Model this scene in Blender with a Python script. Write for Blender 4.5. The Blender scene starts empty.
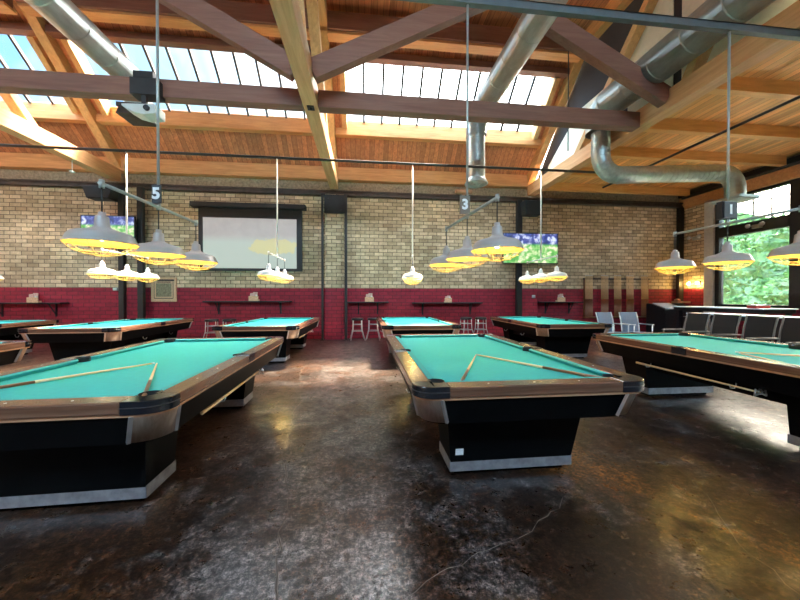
import bpy, bmesh, math, random
from math import sin, cos, pi, radians, sqrt
from mathutils import Vector, Matrix
random.seed(7)
S = bpy.context.scene
C = S.collection

# ---------------------------------------------------------------- materials
def new_mat(name):
    m = bpy.data.materials.new(name); m.use_nodes = True
    nt = m.node_tree; b = nt.nodes['Principled BSDF']
    return m, nt, b
def N(nt, t, **k):
    n = nt.nodes.new(t)
    for a, v in k.items():
        if a in n.inputs.keys(): n.inputs[a].default_value = v
        else: setattr(n, a, v)
    return n
def ramp(nt, fac, stops):
    r = nt.nodes.new('ShaderNodeValToRGB'); cr = r.color_ramp
    while len(cr.elements) > 1: cr.elements.remove(cr.elements[-1])
    cr.elements[0].position = stops[0][0]; cr.elements[0].color = (*stops[0][1], 1)
    for p, c in stops[1:]:
        e = cr.elements.new(p); e.color = (*c, 1)
    nt.links.new(fac, r.inputs[0]); return r
def noise(nt, scale, detail=4, rough=.55, vec=None, dist=0):
    n = N(nt, 'ShaderNodeTexNoise', Scale=scale, Detail=detail, Roughness=rough, Distortion=dist)
    if vec is not None: nt.links.new(vec, n.inputs['Vector'])
    return n
def coord(nt, scale=(1, 1, 1), kind='Object'):
    t = nt.nodes.new('ShaderNodeTexCoord'); m = nt.nodes.new('ShaderNodeMapping')
    m.inputs['Scale'].default_value = scale
    nt.links.new(t.outputs[kind], m.inputs['Vector']); return m.outputs[0]
def mixc(nt, fac, a, b, mode='MIX'):
    m = nt.nodes.new('ShaderNodeMix'); m.data_type = 'RGBA'; m.blend_type = mode
    for s, v in (('A', a), ('B', b)):
        i = [x for x in m.inputs if x.name == s and x.type == 'RGBA'][0]
        if isinstance(v, (tuple, list)): i.default_value = (*v[:3], 1)
        else: nt.links.new(v, i)
    if isinstance(fac, float): m.inputs[0].default_value = fac
    else: nt.links.new(fac, m.inputs[0])
    return [o for o in m.outputs if o.type == 'RGBA'][0]
def simple(name, col, rough=.5, metal=0, var=.12, nscale=9, stretch=(1, 1, 1), bump=0, coat=0):
    m, nt, b = new_mat(name)
    v = coord(nt, stretch); n = noise(nt, nscale, 5, .6, v)
    lo = tuple(c*(1-var) for c in col); hi = tuple(min(1, c*(1+var)) for c in col)
    r = ramp(nt, n.outputs[0], [(.3, lo), (.7, hi)])
    nt.links.new(r.outputs[0], b.inputs['Base Color'])
    b.inputs['Roughness'].default_value = rough; b.inputs['Metallic'].default_value = metal
    if coat: b.inputs['Coat Weight'].default_value = coat; b.inputs['Coat Roughness'].default_value = .1
    if bump:
        bp = N(nt, 'ShaderNodeBump', Strength=bump, Distance=.01)
        nt.links.new(n.outputs[0], bp.inputs['Height']); nt.links.new(bp.outputs[0], b.inputs['Normal'])
    return m
def wood(name, dark, light, rough=.45, axis=1, grain=26, coat=0, planks=None, bump=.15):
    """grain runs along the given axis; planks=(axis across, width) adds board seams and board tone"""
    m, nt, b = new_mat(name)
    sc = [grain, grain, grain]; sc[axis] = 1.2
    v = coord(nt, tuple(sc)); n = noise(nt, 1.0, 6, .65, v, .6)
    r = ramp(nt, n.outputs[0], [(.25, dark), (.75, light)])
    col = r.outputs[0]
    if planks:
        ax, w = planks
        t = nt.nodes.new('ShaderNodeTexCoord'); sep = nt.nodes.new('ShaderNodeSeparateXYZ')
        nt.links.new(t.outputs['Object'], sep.inputs[0])
        d = N(nt, 'ShaderNodeMath', operation='DIVIDE'); nt.links.new(sep.outputs[ax], d.inputs[0]); d.inputs[1].default_value = w
        fl = N(nt, 'ShaderNodeMath', operation='FLOOR'); nt.links.new(d.outputs[0], fl.inputs[0])
        wn = N(nt, 'ShaderNodeTexWhiteNoise', noise_dimensions='1D'); nt.links.new(fl.outputs[0], wn.inputs['W'])
        r2 = ramp(nt, wn.outputs[0], [(0, (.74, .72, .70)), (1, (1.18, 1.15, 1.12))])
        col = mixc(nt, 1.0, col, r2.outputs[0], 'MULTIPLY')
        fr = N(nt, 'ShaderNodeMath', operation='FRACT'); nt.links.new(d.outputs[0], fr.inputs[0])
        lt = N(nt, 'ShaderNodeMath', operation='LESS_THAN'); nt.links.new(fr.outputs[0], lt.inputs[0]); lt.inputs[1].default_value = .05
        col = mixc(nt, lt.outputs[0], col, tuple(c*.25 for c in dark))
    nt.links.new(col, b.inputs['Base Color'])
    b.inputs['Roughness'].default_value = rough
    if coat: b.inputs['Coat Weight'].default_value = coat; b.inputs['Coat Roughness'].default_value = .15
    bp = N(nt, 'ShaderNodeBump', Strength=bump, Distance=.01)
    nt.links.new(n.outputs[0], bp.inputs['Height']); nt.links.new(bp.outputs[0], b.inputs['Normal'])
    return m
def emit(name, col, strength):
    m = bpy.data.materials.new(name); m.use_nodes = True; nt = m.node_tree
    nt.nodes.clear(); e = nt.nodes.new('ShaderNodeEmission'); o = nt.nodes.new('ShaderNodeOutputMaterial')
    e.inputs[0].default_value = (*col, 1); e.inputs[1].default_value = strength
    nt.links.new(e.outputs[0], o.inputs[0]); return m

def brick(name, plane, paint_z=1.64):
    m, nt, b = new_mat(name)
    t = nt.nodes.new('ShaderNodeTexCoord'); sep = nt.nodes.new('ShaderNodeSeparateXYZ'); cmb = nt.nodes.new('ShaderNodeCombineXYZ')
    nt.links.new(t.outputs['Object'], sep.inputs[0])
    nt.links.new(sep.outputs[0 if plane == 'x' else 1], cmb.inputs[0]); nt.links.new(sep.outputs[2], cmb.inputs[1])
    br = N(nt, 'ShaderNodeTexBrick', Scale=1.0); br.offset = .5
    br.inputs['Brick Width'].default_value = .30; br.inputs['Row Height'].default_value = .118
    br.inputs['Mortar Size'].default_value = .011; br.inputs['Mortar Smooth'].default_value = .3; br.inputs['Bias'].default_value = -.1
    br.inputs['Color1'].default_value = (.80, .64, .43, 1); br.inputs['Color2'].default_value = (.44, .31, .19, 1)
    br.inputs['Mortar'].default_value = (.16, .115, .075, 1)
    nt.links.new(cmb.outputs[0], br.inputs['Vector'])
    n1 = noise(nt, .55, 4, .6, cmb.outputs[0]); n2 = noise(nt, 9, 5, .7, cmb.outputs[0])
    r1 = ramp(nt, n1.outputs[0], [(.3, (.62, .62, .58)), (.55, (1, 1, 1)), (.75, (1.35, 1.3, 1.2))])
    r2 = ramp(nt, n2.outputs[0], [(.25, (.7, .68, .66)), (.7, (1.2, 1.2, 1.2))])
    c = mixc(nt, 1.0, br.outputs[0], r1.outputs[0], 'MULTIPLY'); c = mixc(nt, 1.0, c, r2.outputs[0], 'MULTIPLY')
    brp = nt.nodes.new('ShaderNodeTexBrick'); brp.offset = .5
    for k in ('Scale', 'Brick Width', 'Row Height', 'Mortar Size', 'Mortar Smooth', 'Bias'): brp.inputs[k].default_value = br.inputs[k].default_value
    brp.inputs['Color1'].default_value = (.36, .014, .04, 1); brp.inputs['Color2'].default_value = (.25, .010, .03, 1)
    brp.inputs['Mortar'].default_value = (.13, .008, .02, 1); nt.links.new(cmb.outputs[0], brp.inputs['Vector'])
    cp = mixc(nt, 1.0, brp.outputs[0], r2.outputs[0], 'MULTIPLY')
    lt = N(nt, 'ShaderNodeMath', operation='LESS_THAN'); nt.links.new(sep.outputs[2], lt.inputs[0]); lt.inputs[1].default_value = paint_z
    cc = mixc(nt, lt.outputs[0], c, cp)
    nt.links.new(cc, b.inputs['Base Color']); b.inputs['Roughness'].default_value = .7
    bp = N(nt, 'ShaderNodeBump', Strength=.6, Distance=.012); bp.invert = True
    nt.links.new(br.outputs['Fac'], bp.inputs['Height']); nt.links.new(bp.outputs[0], b.inputs['Normal'])
    return m

def floor_mat():
    m, nt, b = new_mat('stained_concrete')
    v = coord(nt); vs = coord(nt, (1.0, .5, 1))
    a = noise(nt, .8, 7, .62, v, .3); d = noise(nt, 2.2, 10, .78, v); o = noise(nt, .62, 5, .6, vs, .2)
    f = noise(nt, 22, 8, .85, v); fine = noise(nt, 80, 4, .85, v); blot = noise(nt, 6.5, 9, .85, v)
    base = ramp(nt, a.outputs[0], [(.28, (.008, .005, .004)), (.45, (.022, .011, .007)), (.6, (.052, .025, .015)), (.78, (.11, .065, .045))])
    org = ramp(nt, o.outputs[0], [(.52, (0, 0, 0)), (.66, (1, 1, 1))])
    sx = nt.nodes.new('ShaderNodeSeparateXYZ'); nt.links.new(v, sx.inputs[0])
    mr = N(nt, 'ShaderNodeMapRange'); nt.links.new(sx.outputs[0], mr.inputs[0]); mr.inputs[1].default_value = .6; mr.inputs[2].default_value = 2.2; mr.inputs[3].default_value = .12; mr.inputs[4].default_value = 1.0
    om = N(nt, 'ShaderNodeMath', operation='MULTIPLY'); nt.links.new(org.outputs[0], om.inputs[0]); nt.links.new(mr.outputs[0], om.inputs[1])
    c = mixc(nt, om.outputs[0], base.outputs[0], (.26, .095, .022))
    # worn grey patches, thickened between the near tables to paint in skylight sheen
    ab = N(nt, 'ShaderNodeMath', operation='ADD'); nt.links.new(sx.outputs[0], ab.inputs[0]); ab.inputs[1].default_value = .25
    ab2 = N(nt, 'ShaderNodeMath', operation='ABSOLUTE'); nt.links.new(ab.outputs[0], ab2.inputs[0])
    sheen_bias = N(nt, 'ShaderNodeMapRange'); nt.links.new(ab2.outputs[0], sheen_bias.inputs[0]); sheen_bias.inputs[1].default_value = .25; sheen_bias.inputs[2].default_value = 1.3; sheen_bias.inputs[3].default_value = .075; sheen_bias.inputs[4].default_value = -.03
    dd = N(nt, 'ShaderNodeMath', operation='ADD'); nt.links.new(d.outputs[0], dd.inputs[0]); nt.links.new(sheen_bias.outputs[0], dd.inputs[1])
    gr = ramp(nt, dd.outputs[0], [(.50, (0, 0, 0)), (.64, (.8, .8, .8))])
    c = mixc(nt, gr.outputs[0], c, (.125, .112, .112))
    bl = ramp(nt, blot.outputs[0], [(.40, (.35, .33, .33)), (.52, (1, 1, 1)), (.66, (1.5, 1.5, 1.5))])
    c = mixc(nt, 1.0, c, bl.outputs[0], 'MULTIPLY')
    dk = ramp(nt, f.outputs[0], [(.38, (.25, .25, .25)), (.54, (1.15, 1.15, 1.15))])
    c = mixc(nt, 1.0, c, dk.outputs[0], 'MULTIPLY')
    sk = noise(nt, 30, 7, .9, v)
    skr = ramp(nt, sk.outputs[0], [(.40, (.08, .08, .08)), (.49, (.7, .7, .7)), (.60, (2.8, 2.7, 2.6))])
    c = mixc(nt, 1.0, c, skr.outputs[0], 'MULTIPLY')
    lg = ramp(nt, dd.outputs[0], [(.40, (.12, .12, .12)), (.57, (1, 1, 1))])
    skc = ramp(nt, sk.outputs[0], [(.42, (.05, .05, .05)), (.53, (1, 1, 1))])
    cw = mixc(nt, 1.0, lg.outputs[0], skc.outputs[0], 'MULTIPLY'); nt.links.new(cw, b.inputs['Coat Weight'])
    nt.links.new(c, b.inputs['Base Color'])
    rr = ramp(nt, blot.outputs[0], [(.35, (.5, .5, .5)), (.6, (.25, .25, .25))]); nt.links.new(rr.outputs[0], b.inputs['Roughness'])
    b.inputs['Specular IOR Level'].default_value = .3; b.inputs['Coat Roughness'].default_value = .17; b.inputs['Coat IOR'].default_value = 1.6
    ad = N(nt, 'ShaderNodeMath', operation='ADD'); nt.links.new(f.outputs[0], ad.inputs[0]); nt.links.new(fine.outputs[0], ad.inputs[1])
    ad2 = N(nt, 'ShaderNodeMath', operation='MULTIPLY_ADD'); nt.links.new(blot.outputs[0], ad2.inputs[0]); ad2.inputs[1].default_value = 1.5; nt.links.new(ad.outputs[0], ad2.inputs[2])
    bp = N(nt, 'ShaderNodeBump', Strength=.22, Distance=.006); nt.links.new(ad2.outputs[0], bp.inputs['Height']); nt.links.new(bp.outputs[0], b.inputs['Normal'])
    bp2 = N(nt, 'ShaderNodeBump', Strength=.12, Distance=.003); nt.links.new(ad.outputs[0], bp2.inputs['Height']); nt.links.new(bp2.outputs[0], b.inputs['Coat Normal'])
    return m

def glass(name, gloss=.08, tint=(1, 1, 1)):
    m = bpy.data.materials.new(name); m.use_nodes = True; nt = m.node_tree; nt.nodes.clear()
    tr = nt.nodes.new('ShaderNodeBsdfTransparent'); tr.inputs[0].default_value = (*tint, 1)
    g = nt.nodes.new('ShaderNodeBsdfGlossy'); g.inputs['Roughness'].default_value = .02
    fr = nt.nodes.new('ShaderNodeFresnel'); fr.inputs[0].default_value = 1.35
    mx = nt.nodes.new('ShaderNodeMixShader'); o = nt.nodes.new('ShaderNodeOutputMaterial')
    nt.links.new(fr.outputs[0], mx.inputs[0]); nt.links.new(tr.outputs[0], mx.inputs[1]); nt.links.new(g.outputs[0], mx.inputs[2]); nt.links.new(mx.outputs[0], o.inputs[0])
    return m

def screen_mat(name, kind):
    m, nt, b = new_mat(name); v = coord(nt, (1, 1, 1)); 
    t = nt.nodes.new('ShaderNodeTexCoord'); sep = nt.nodes.new('ShaderNodeSeparateXYZ'); nt.links.new(t.outputs['Generated'], sep.inputs[0])
    n = noise(nt, 3.2 if kind == 'proj' else 7, 4, .6, v, .4)
    if kind == 'field':
        g = ramp(nt, n.outputs[0], [(.35, (.03, .22, .03)), (.5, (.14, .40, .09)), (.64, (.75, .66, .5))])
        u = ramp(nt, n.outputs[0], [(.35, (.01, .02, .08)), (.5, (.03, .05, .25)), (.62, (.5, .55, .7))])
        st = ramp(nt, sep.outputs[2], [(.6, (0, 0, 0)), (.68, (1, 1, 1))])
        c = mixc(nt, st.outputs[0], g.outputs[0], u.outputs[0]); e = .55
    else:
        up = ramp(nt, n.outputs[0], [(.3, (.30, .28, .27)), (.7, (.36, .34, .32))])
        lo = (.36, .43, .38)
        st = ramp(nt, sep.outputs[2], [(.52, (0, 0, 0)), (.66, (1, 1, 1))])
        c = mixc(nt, st.outputs[0], lo, up.outputs[0])
        # yellow patch: an ellipse around (0.73, 0.42)
        mp = nt.nodes.new('ShaderNodeMapping'); mp.inputs['Location'].default_value = (-.76, 0, -.44); nt.links.new(t.outputs['Generated'], mp.inputs['Vector'])
        mp2 = nt.nodes.new('ShaderNodeMapping'); mp2.inputs['Scale'].default_value = (2.2, 0, 3.4); nt.links.new(mp.outputs[0], mp2.inputs['Vector'])
        ln = N(nt, 'ShaderNodeVectorMath', operation='LENGTH'); nt.links.new(mp2.outputs[0], ln.inputs[0])
        ad = N(nt, 'ShaderNodeMath', operation='MULTIPLY_ADD'); nt.links.new(n.outputs[0], ad.inputs[0]); ad.inputs[1].default_value = .9; nt.links.new(ln.outputs['Value'], ad.inputs[2])
        ye = ramp(nt, ad.outputs[0], [(1.05, (1, 1, 1)), (1.0, (1, 1, 1))]); ye.color_ramp.elements[0].position = .98; ye.color_ramp.elements[1].position = 1.0; ye.color_ramp.elements[1].color = (.0, .0, .0, 1)
        ml = N(nt, 'ShaderNodeMath', operation='MULTIPLY'); nt.links.new(ye.outputs[0], ml.inputs[0]); ml.inputs[1].default_value = .5
        c = mixc(nt, ml.outputs[0], c, (.62, .52, .10)); e = .40
    nt.links.new(c, b.inputs['Emission Color']); b.inputs['Emission Strength'].default_value = e
    b.inputs['Base Color'].default_value = (.05, .05, .05, 1); b.inputs['Roughness'].default_value = .35
    return m

M = {}
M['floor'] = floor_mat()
M['brick'] = brick('brick_wall_x', 'x'); M['brick_y'] = brick('brick_wall_y', 'y')
M['plaster'] = simple('grey_band_brick', (.34, .28, .20), .8, var=.4, nscale=14)
M['crack'] = simple('crack', (.13, .11, .095), .6, var=.5, nscale=20)
M['crack_dark'] = simple('crack_core', (.055, .04, .035), .7, var=.5, nscale=30)
M['deck'] = wood('roof_deck_boards', (.36, .115, .045), (.74, .32, .14), .6, 1, 14, planks=(0, .145))
M['deck_side'] = wood('side_deck_boards', (.76, .31, .07), (1.0, .58, .20), .55, 1, 12, planks=(0, .145))
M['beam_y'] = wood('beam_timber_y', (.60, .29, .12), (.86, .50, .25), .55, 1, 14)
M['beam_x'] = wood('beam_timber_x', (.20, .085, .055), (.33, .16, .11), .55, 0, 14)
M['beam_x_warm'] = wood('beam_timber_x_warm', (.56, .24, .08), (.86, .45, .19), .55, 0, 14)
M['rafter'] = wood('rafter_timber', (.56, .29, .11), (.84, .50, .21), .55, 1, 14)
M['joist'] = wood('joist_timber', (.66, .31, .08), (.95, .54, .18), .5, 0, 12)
M['cream'] = simple('cream_panel', (.86, .80, .62), .8, var=.05)
M['dark_board'] = simple('dark_board', (.035, .028, .028), .8)
M['steel_dark'] = simple('dark_painted_steel', (.025, .022, .022), .45, .2)
M['steel_brown'] = simple('rusty_brown_steel', (.06, .042, .035), .6, var=.4, nscale=6)
M['strut'] = simple('blue_grey_steel', (.13, .145, .15), .45, .4)
M['pipe'] = simple('dark_pipe', (.07, .065, .065), .4, .7)
M['rod'] = simple('grey_rod', (.42, .44, .40), .45, .35)
M['rod_white'] = simple('white_rod', (.78, .75, .70), .4)
M['galv'] = simple('galvanised_duct', (.50, .55, .52), .38, .7, var=.14, nscale=5, stretch=(3, 1, 3))
M['cloth'] = simple('teal_cloth', (.022, .41, .42), .85, var=.05, nscale=30)
M['cushion'] = simple('teal_cushion_cloth', (.025, .35, .35), .8, var=.05, nscale=30)
M['rail'] = wood('brown_rail_wood', (.085, .038, .022), (.20, .10, .062), .25, 0, 22, coat=.5, bump=.03)
M['rail_y'] = wood('brown_rail_wood_y', (.085, .038, .022), (.20, .10, .062), .25, 1, 22, coat=.5, bump=.03)
M['bead'] = wood('tan_bead', (.34, .17, .09), (.52, .30, .17), .35, 0, 20, bump=.03)
M['laminate'] = simple('black_laminate', (.0018, .002, .0024), .5, var=.3); M['laminate'].node_tree.nodes['Principled BSDF'].inputs['Specular IOR Level'].default_value = .08
M['cap'] = simple('black_corner_cap', (.010, .012, .016), .12, var=.2, coat=.6)
M['trim_metal'] = wood('brushed_brown_metal', (.24, .17, .13), (.46, .35, .28), .3, 2, 30, bump=.02)
M['trim_metal'].node_tree.nodes['Principled BSDF'].inputs['Metallic'].default_value = .55
M['chrome'] = simple('silver_trim', (.62, .62, .64), .28, .85)
M['kick'] = simple('brushed_kick_plate', (.34, .34, .37), .42, .65, var=.25, nscale=14)
M['pocket'] = simple('black_pocket', (.006, .006, .006), .6)
M['sight'] = simple('pearl_sight', (.7, .68, .6), .3)
M['sticker'] = simple('white_sticker', (.75, .76, .78), .5, var=.1, nscale=60)
M['maple'] = wood('maple_cue', (.74, .48, .22), (.95, .68, .38), .3, 2, 30, coat=.3, bump=.01)
M['butt'] = wood('cue_butt', (.14, .045, .02), (.30, .12, .05), .3, 2, 30, coat=.3, bump=.01)
M['tip'] = simple('cue_ferrule', (.72, .72, .70), .4)
M['shade'] = simple('grey_enamel_shade', (.43, .37, .33), .4, var=.06, coat=.15)
M['shade_sunlit'] = simple('sunlit_enamel_shade', (.80, .78, .72), .33, var=.04, coat=.3)  # rear copy of the grey shade, painted white as if in sun
M['inner'] = simple('shade_lining', (.90, .76, .22), .5, var=.03)  # yellow of the bulb light painted into the pale lining
M['guard'] = simple('bulb_lit_wire', (.62, .50, .26), .4, .3)  # wire coloured yellow for the bulb light falling on it
M['bulb'] = emit('warm_bulb', (1.0, .66, .20), 42)
M['black'] = simple('matte_black', (.012, .012, .014), .5)
M['sign'] = simple('black_number_plate', (.02, .02, .022), .4)
M['sign_taupe'] = simple('taupe_number_plate', (.20, .155, .11), .5)
M['sign_text'] = simple('white_numeral', (.85, .85, .83), .5, var=.02)
M['white'] = simple('white_plastic', (.66, .70, .66), .4, var=.04)
M['pilaster'] = simple('pale_pilaster', (.62, .60, .58), .7, var=.08)
M['seat'] = simple('black_vinyl', (.012, .012, .014), .4, bump=.1, nscale=40)
M['mesh'] = simple('dark_sling_fabric', (.010, .0095, .0105), .7, bump=.1, nscale=60)
M['bluegrey'] = simple('blue_grey_fabric', (.22, .27, .36), .6, bump=.1, nscale=60)
M['stool_leg'] = simple('pale_metal_leg', (.62, .58, .58), .35, .5)
M['blue_top'] = simple('pale_blue_glossy_top', (.60, .74, .92), .3, var=.1, nscale=2)
M['table_edge'] = simple('dark_table_edge', (.02, .018, .02), .3)
M['red'] = simple('red_card', (.6, .04, .03), .5)
M['pinkcard'] = simple('pink_menu_card', (.62, .42, .36), .6, var=.35, nscale=40)
M['poster'] = simple('poster_centre', (.24, .22, .13), .6, var=.5, nscale=26)
M['poster_frame'] = simple('poster_border', (.66, .44, .26), .6, var=.3, nscale=40)
M['tan'] = simple('tan_leather', (.42, .24, .12), .5)
M['sky_glass'] = glass('skylight_glass', tint=(.96, .98, 1)); M['win_glass'] = glass('window_glass', tint=(.98, .98, .95))
M['tv'] = screen_mat('tv_picture', 'field'); M['proj'] = screen_mat('projected_picture', 'proj')
M['asphalt'] = simple('outside_paving', (.28, .27, .25), .9)
def leaf_mat():
    m, nt, b = new_mat('ivy_leaves'); v = coord(nt)
    n = noise(nt, 3.5, 5, .7, v); n2 = noise(nt, 30, 2, .5, v)
    r = ramp(nt, n.outputs[0], [(.3, (.010, .038, .008)), (.5, (.028, .080, .014)), (.7, (.075, .13, .026))])
    r2 = ramp(nt, n2.outputs[0], [(.3, (.55, .6, .6)), (.7, (1.4, 1.35, 1.2))])
    nt.links.new(mixc(nt, 1.0, r.outputs[0], r2.outputs[0], 'MULTIPLY'), b.inputs['Base Color']); b.inputs['Roughness'].default_value = .5
    return m
M['leaf'] = leaf_mat()

# ---------------------------------------------------------------- mesh builder
class MB:
    def __init__(s): s.v = []; s.f = []; s.m = []; s.sm = []
    def add(s, vs, fs, mi=0, smooth=False):
        o = len(s.v); s.v += [tuple(p) for p in vs]
        for f in fs: s.f.append([i+o for i in f]); s.m.append(mi); s.sm.append(smooth)
        return s
    def box(s, x0, x1, y0, y1, z0, z1, mi=0):
        vs = [(x, y, z) for z in (z0, z1) for y in (y0, y1) for x in (x0, x1)]
        return s.add(vs, [(0, 2, 3, 1), (4, 5, 7, 6), (0, 1, 5, 4), (2, 6, 7, 3), (0, 4, 6, 2), (1, 3, 7, 5)], mi)
    def frustum(s, b, t, z0, z1, mi=0):   # b,t = (x0,x1,y0,y1)
        vs = [(x, y, z0) for y in b[2:] for x in b[:2]] + [(x, y, z1) for y in t[2:] for x in t[:2]]
        return s.add(vs, [(0, 2, 3, 1), (4, 5, 7, 6), (0, 1, 5, 4), (2, 6, 7, 3), (0, 4, 6, 2), (1, 3, 7, 5)], mi)
    def bar(s, a, b, w, h, up=(0, 0, 1), mi=0):
        a = Vector(a); b = Vector(b); d = (b-a).normalized(); up = Vector(up)
        x = d.cross(up).normalized(); y = x.cross(d).normalized()
        vs = [p + x*sx*w/2 + y*sy*h/2 for p in (a, b) for sy in (-1, 1) for sx in (-1, 1)]
        return s.add(vs, [(0, 2, 3, 1), (4, 5, 7, 6), (0, 1, 5, 4), (2, 6, 7, 3), (0, 4, 6, 2), (1, 3, 7, 5)], mi)
    def prism(s, poly, z0, z1, mi=0, axes='xy'):
        n = len(poly)
        def P(p, z):
            if axes == 'xy': return (p[0], p[1], z)
            if axes == 'yz': return (z, p[0], p[1])
            return (p[0], z, p[1])
        vs = [P(p, z0) for p in poly] + [P(p, z1) for p in poly]
        fs = [tuple(range(n-1, -1, -1)), tuple(range(n, 2*n))] + [(i, (i+1) % n, n+(i+1) % n, n+i) for i in range(n)]
        return s.add(vs, fs, mi)
    def tube(s, pts, r, seg=8, closed=False, cap=True, mi=0, radii=None):
        pts = [Vector(p) for p in pts]; n = len(pts); rings = []; prev = None
        for i, p in enumerate(pts):
            if closed: d = pts[(i+1) % n]-pts[i-1]
            elif i == 0: d = pts[1]-p
            elif i == n-1: d = p-pts[-2]
            else: d = (pts[i+1]-p).normalized()+(p-pts[i-1]).normalized()
            d.normalize()
            if prev is None:
                u = d.cross(Vector((0, 0, 1)))
                if u.length < 1e-3: u = d.cross(Vector((0, 1, 0)))
            else:
                u = prev-d*prev.dot(d)
            u.normalize(); prev = u; w = d.cross(u); rr = radii[i] if radii else r
            rings.append([p+u*cos(2*pi*k/seg)*rr+w*sin(2*pi*k/seg)*rr for k in range(seg)])
        vs = [q for R in rings for q in R]; fs = []
        m = n if closed else n-1
        for i in range(m):
            a = i*seg; b = ((i+1) % n)*seg
            for k in range(seg): fs.append((a+k, a+(k+1) % seg, b+(k+1) % seg, b+k))
        s.add(vs, fs, mi, True)
        if cap and not closed:
            o = len(s.v)-len(vs)
            s.f.append([o+k for k in range(seg)][::-1]); s.m.append(mi); s.sm.append(False)
            s.f.append([o+(n-1)*seg+k for k in range(seg)]); s.m.append(mi); s.sm.append(False)
        return s
    def lathe(s, prof, seg=28, c=(0, 0, 0), mi=0, smooth=True):
        vs = [(c[0]+r*cos(2*pi*k/seg), c[1]+r*sin(2*pi*k/seg), c[2]+z) for r, z in prof for k in range(seg)]
        fs = [(i*seg+k, i*seg+(k+1) % seg, (i+1)*seg+(k+1) % seg, (i+1)*seg+k) for i in range(len(prof)-1) for k in range(seg)]
        return s.add(vs, fs, mi, smooth)
    def ball(s, c, r, seg=12, mi=0, sz=1):
        return s.lathe([(max(1e-4, r*sin(pi*i/8)), -r*sz*cos(pi*i/8)) for i in range(9)], seg, c, mi)
    def build(s, name, mat, parent=None, bevel=0):
        me = bpy.data.meshes.new(name); me.from_pydata(s.v, [], s.f)
        for p, mi, sm in zip(me.polygons, s.m, s.sm): p.material_index = mi; p.use_smooth = sm
        for mm in (mat if isinstance(mat, (list, tuple)) else [mat]): me.materials.append(mm)
        bm = bmesh.new(); bm.from_mesh(me); bmesh.ops.recalc_face_normals(bm, faces=bm.faces); bm.to_mesh(me); bm.free()
        o = bpy.data.objects.new(name, me); C.objects.link(o)
        if parent: o.parent = parent
        if bevel:
            b = o.modifiers.new('bevel', 'BEVEL'); b.width = bevel; b.segments = 2; b.limit_method = 'ANGLE'
        return o
def tag(o, label=None, cat=None, group=None, kind=None):
    if label: o['label'] = label
    if cat: o['category'] = cat
    if group: o['group'] = group
    if kind: o['kind'] = kind
    return o
def struct(mb, name, mat, **k):
    return tag(mb.build(name, mat, **k), kind='structure')
def empty(name, loc, rz=0, **k):
    o = bpy.data.objects.new(name, None); C.objects.link(o); o.location = loc; o.rotation_euler = (0, 0, rz); o.empty_display_size = .1
    return tag(o, k.get('label'), k.get('cat'), k.get('group'))
def kids(o): return [c for c in bpy.data.objects if c.parent == o]
def copy_tree(o, parent=None, skip=()):
    c = o.copy(); C.objects.link(c)
    if parent: c.parent = parent
    for ch in kids(o):
        if ch.name.split('.')[0] in skip: continue
        copy_tree(ch, c, skip)
    return c

# ---------------------------------------------------------------- dimensions
W = 10.58                      # back wall
XL0, XR0 = -13.7, 11.57        # side walls
YB = -6.0                      # wall behind the camera
XL, XC, XR = -7.3, -.97, 5.6   # trusses
MS, ZR = .91, 5.4              # roof slope and foot
def rz_(y, off=0): return ZR+off+MS*(W-y)

# ---------------------------------------------------------------- floor
f = MB(); f.box(XL0-.3, XR0+.3, YB-.3, W+.4, -.2, 0)
def ribbon(pts, w):
    vs = []
    for i in range(len(pts)):
        a = Vector(pts[max(0, i-1)]); b = Vector(pts[min(len(pts)-1, i+1)]); d = (b-a).normalized(); n = Vector((-d.y, d.x))
        ww = w*random.uniform(.4, 1.4)
        vs += [(pts[i][0]+n.x*ww, pts[i][1]+n.y*ww, .0012), (pts[i][0]-n.x*ww, pts[i][1]-n.y*ww, .0012)]
    return vs, [(2*i, 2*i+1, 2*i+3, 2*i+2) for i in range(len(pts)-1)]
def jag(pts, k=10, j=.018):
    out = []
    for a, b in zip(pts, pts[1:]):
        n = max(2, int((Vector(b)-Vector(a)).length*k))
        for i in range(n): t = i/n; out.append((a[0]+(b[0]-a[0])*t+random.uniform(-j, j), a[1]+(b[1]-a[1])*t+random.uniform(-j, j)))
    return out+[pts[-1]]
ck = [(-1.15, 6.6), (-1.17, 5.94), (-1.0, 5.2), (-1.03, 4.75), (-.79, 4.31), (-.84, 3.9), (-.76, 3.35), (-.68, 2.95), (-.6, 2.58), (-.5, 2.19), (-.48, 1.91), (-.44, 1.69), (-.4, 1.47), (-.36, 1.1)]
kk = jag(ck, 16, .022)
f.add(*ribbon([p for p in kk if p[1] > 4.2], .002), mi=1); f.add(*ribbon([p for p in kk if p[1] <= 4.3], .006), mi=1)
v2, f2 = ribbon([p for p in kk if p[1] < 3.4], .0045); f.add([(x, y, .0022) for x, y, z in v2], f2, mi=2)
f.add(*ribbon(jag([(.1, 1.3), (.18, 1.41), (.36, 1.52), (.66, 1.64), (.9, 1.72), (1.06, 1.83), (1.23, 1.9), (1.33, 2.02)], 18, .014), .002), mi=1)
f.add(*ribbon(jag([(1.95, 1.2), (2.05, 1.55), (2.35, 1.95), (2.5, 2.4)], 12, .02), .0015), mi=1)
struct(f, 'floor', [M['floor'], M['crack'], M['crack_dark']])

# ---------------------------------------------------------------- walls
b = MB(); b.box(XL0-.3, XR0+.3, W, W+.3, 0, 4.62); struct(b, 'wall_back', M['brick'])
b = MB(); b.box(XL0-.3, XR0+.3, W, W+.3, 4.62, 5.7)
struct(b, 'trim_1', M['plaster'])
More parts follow.
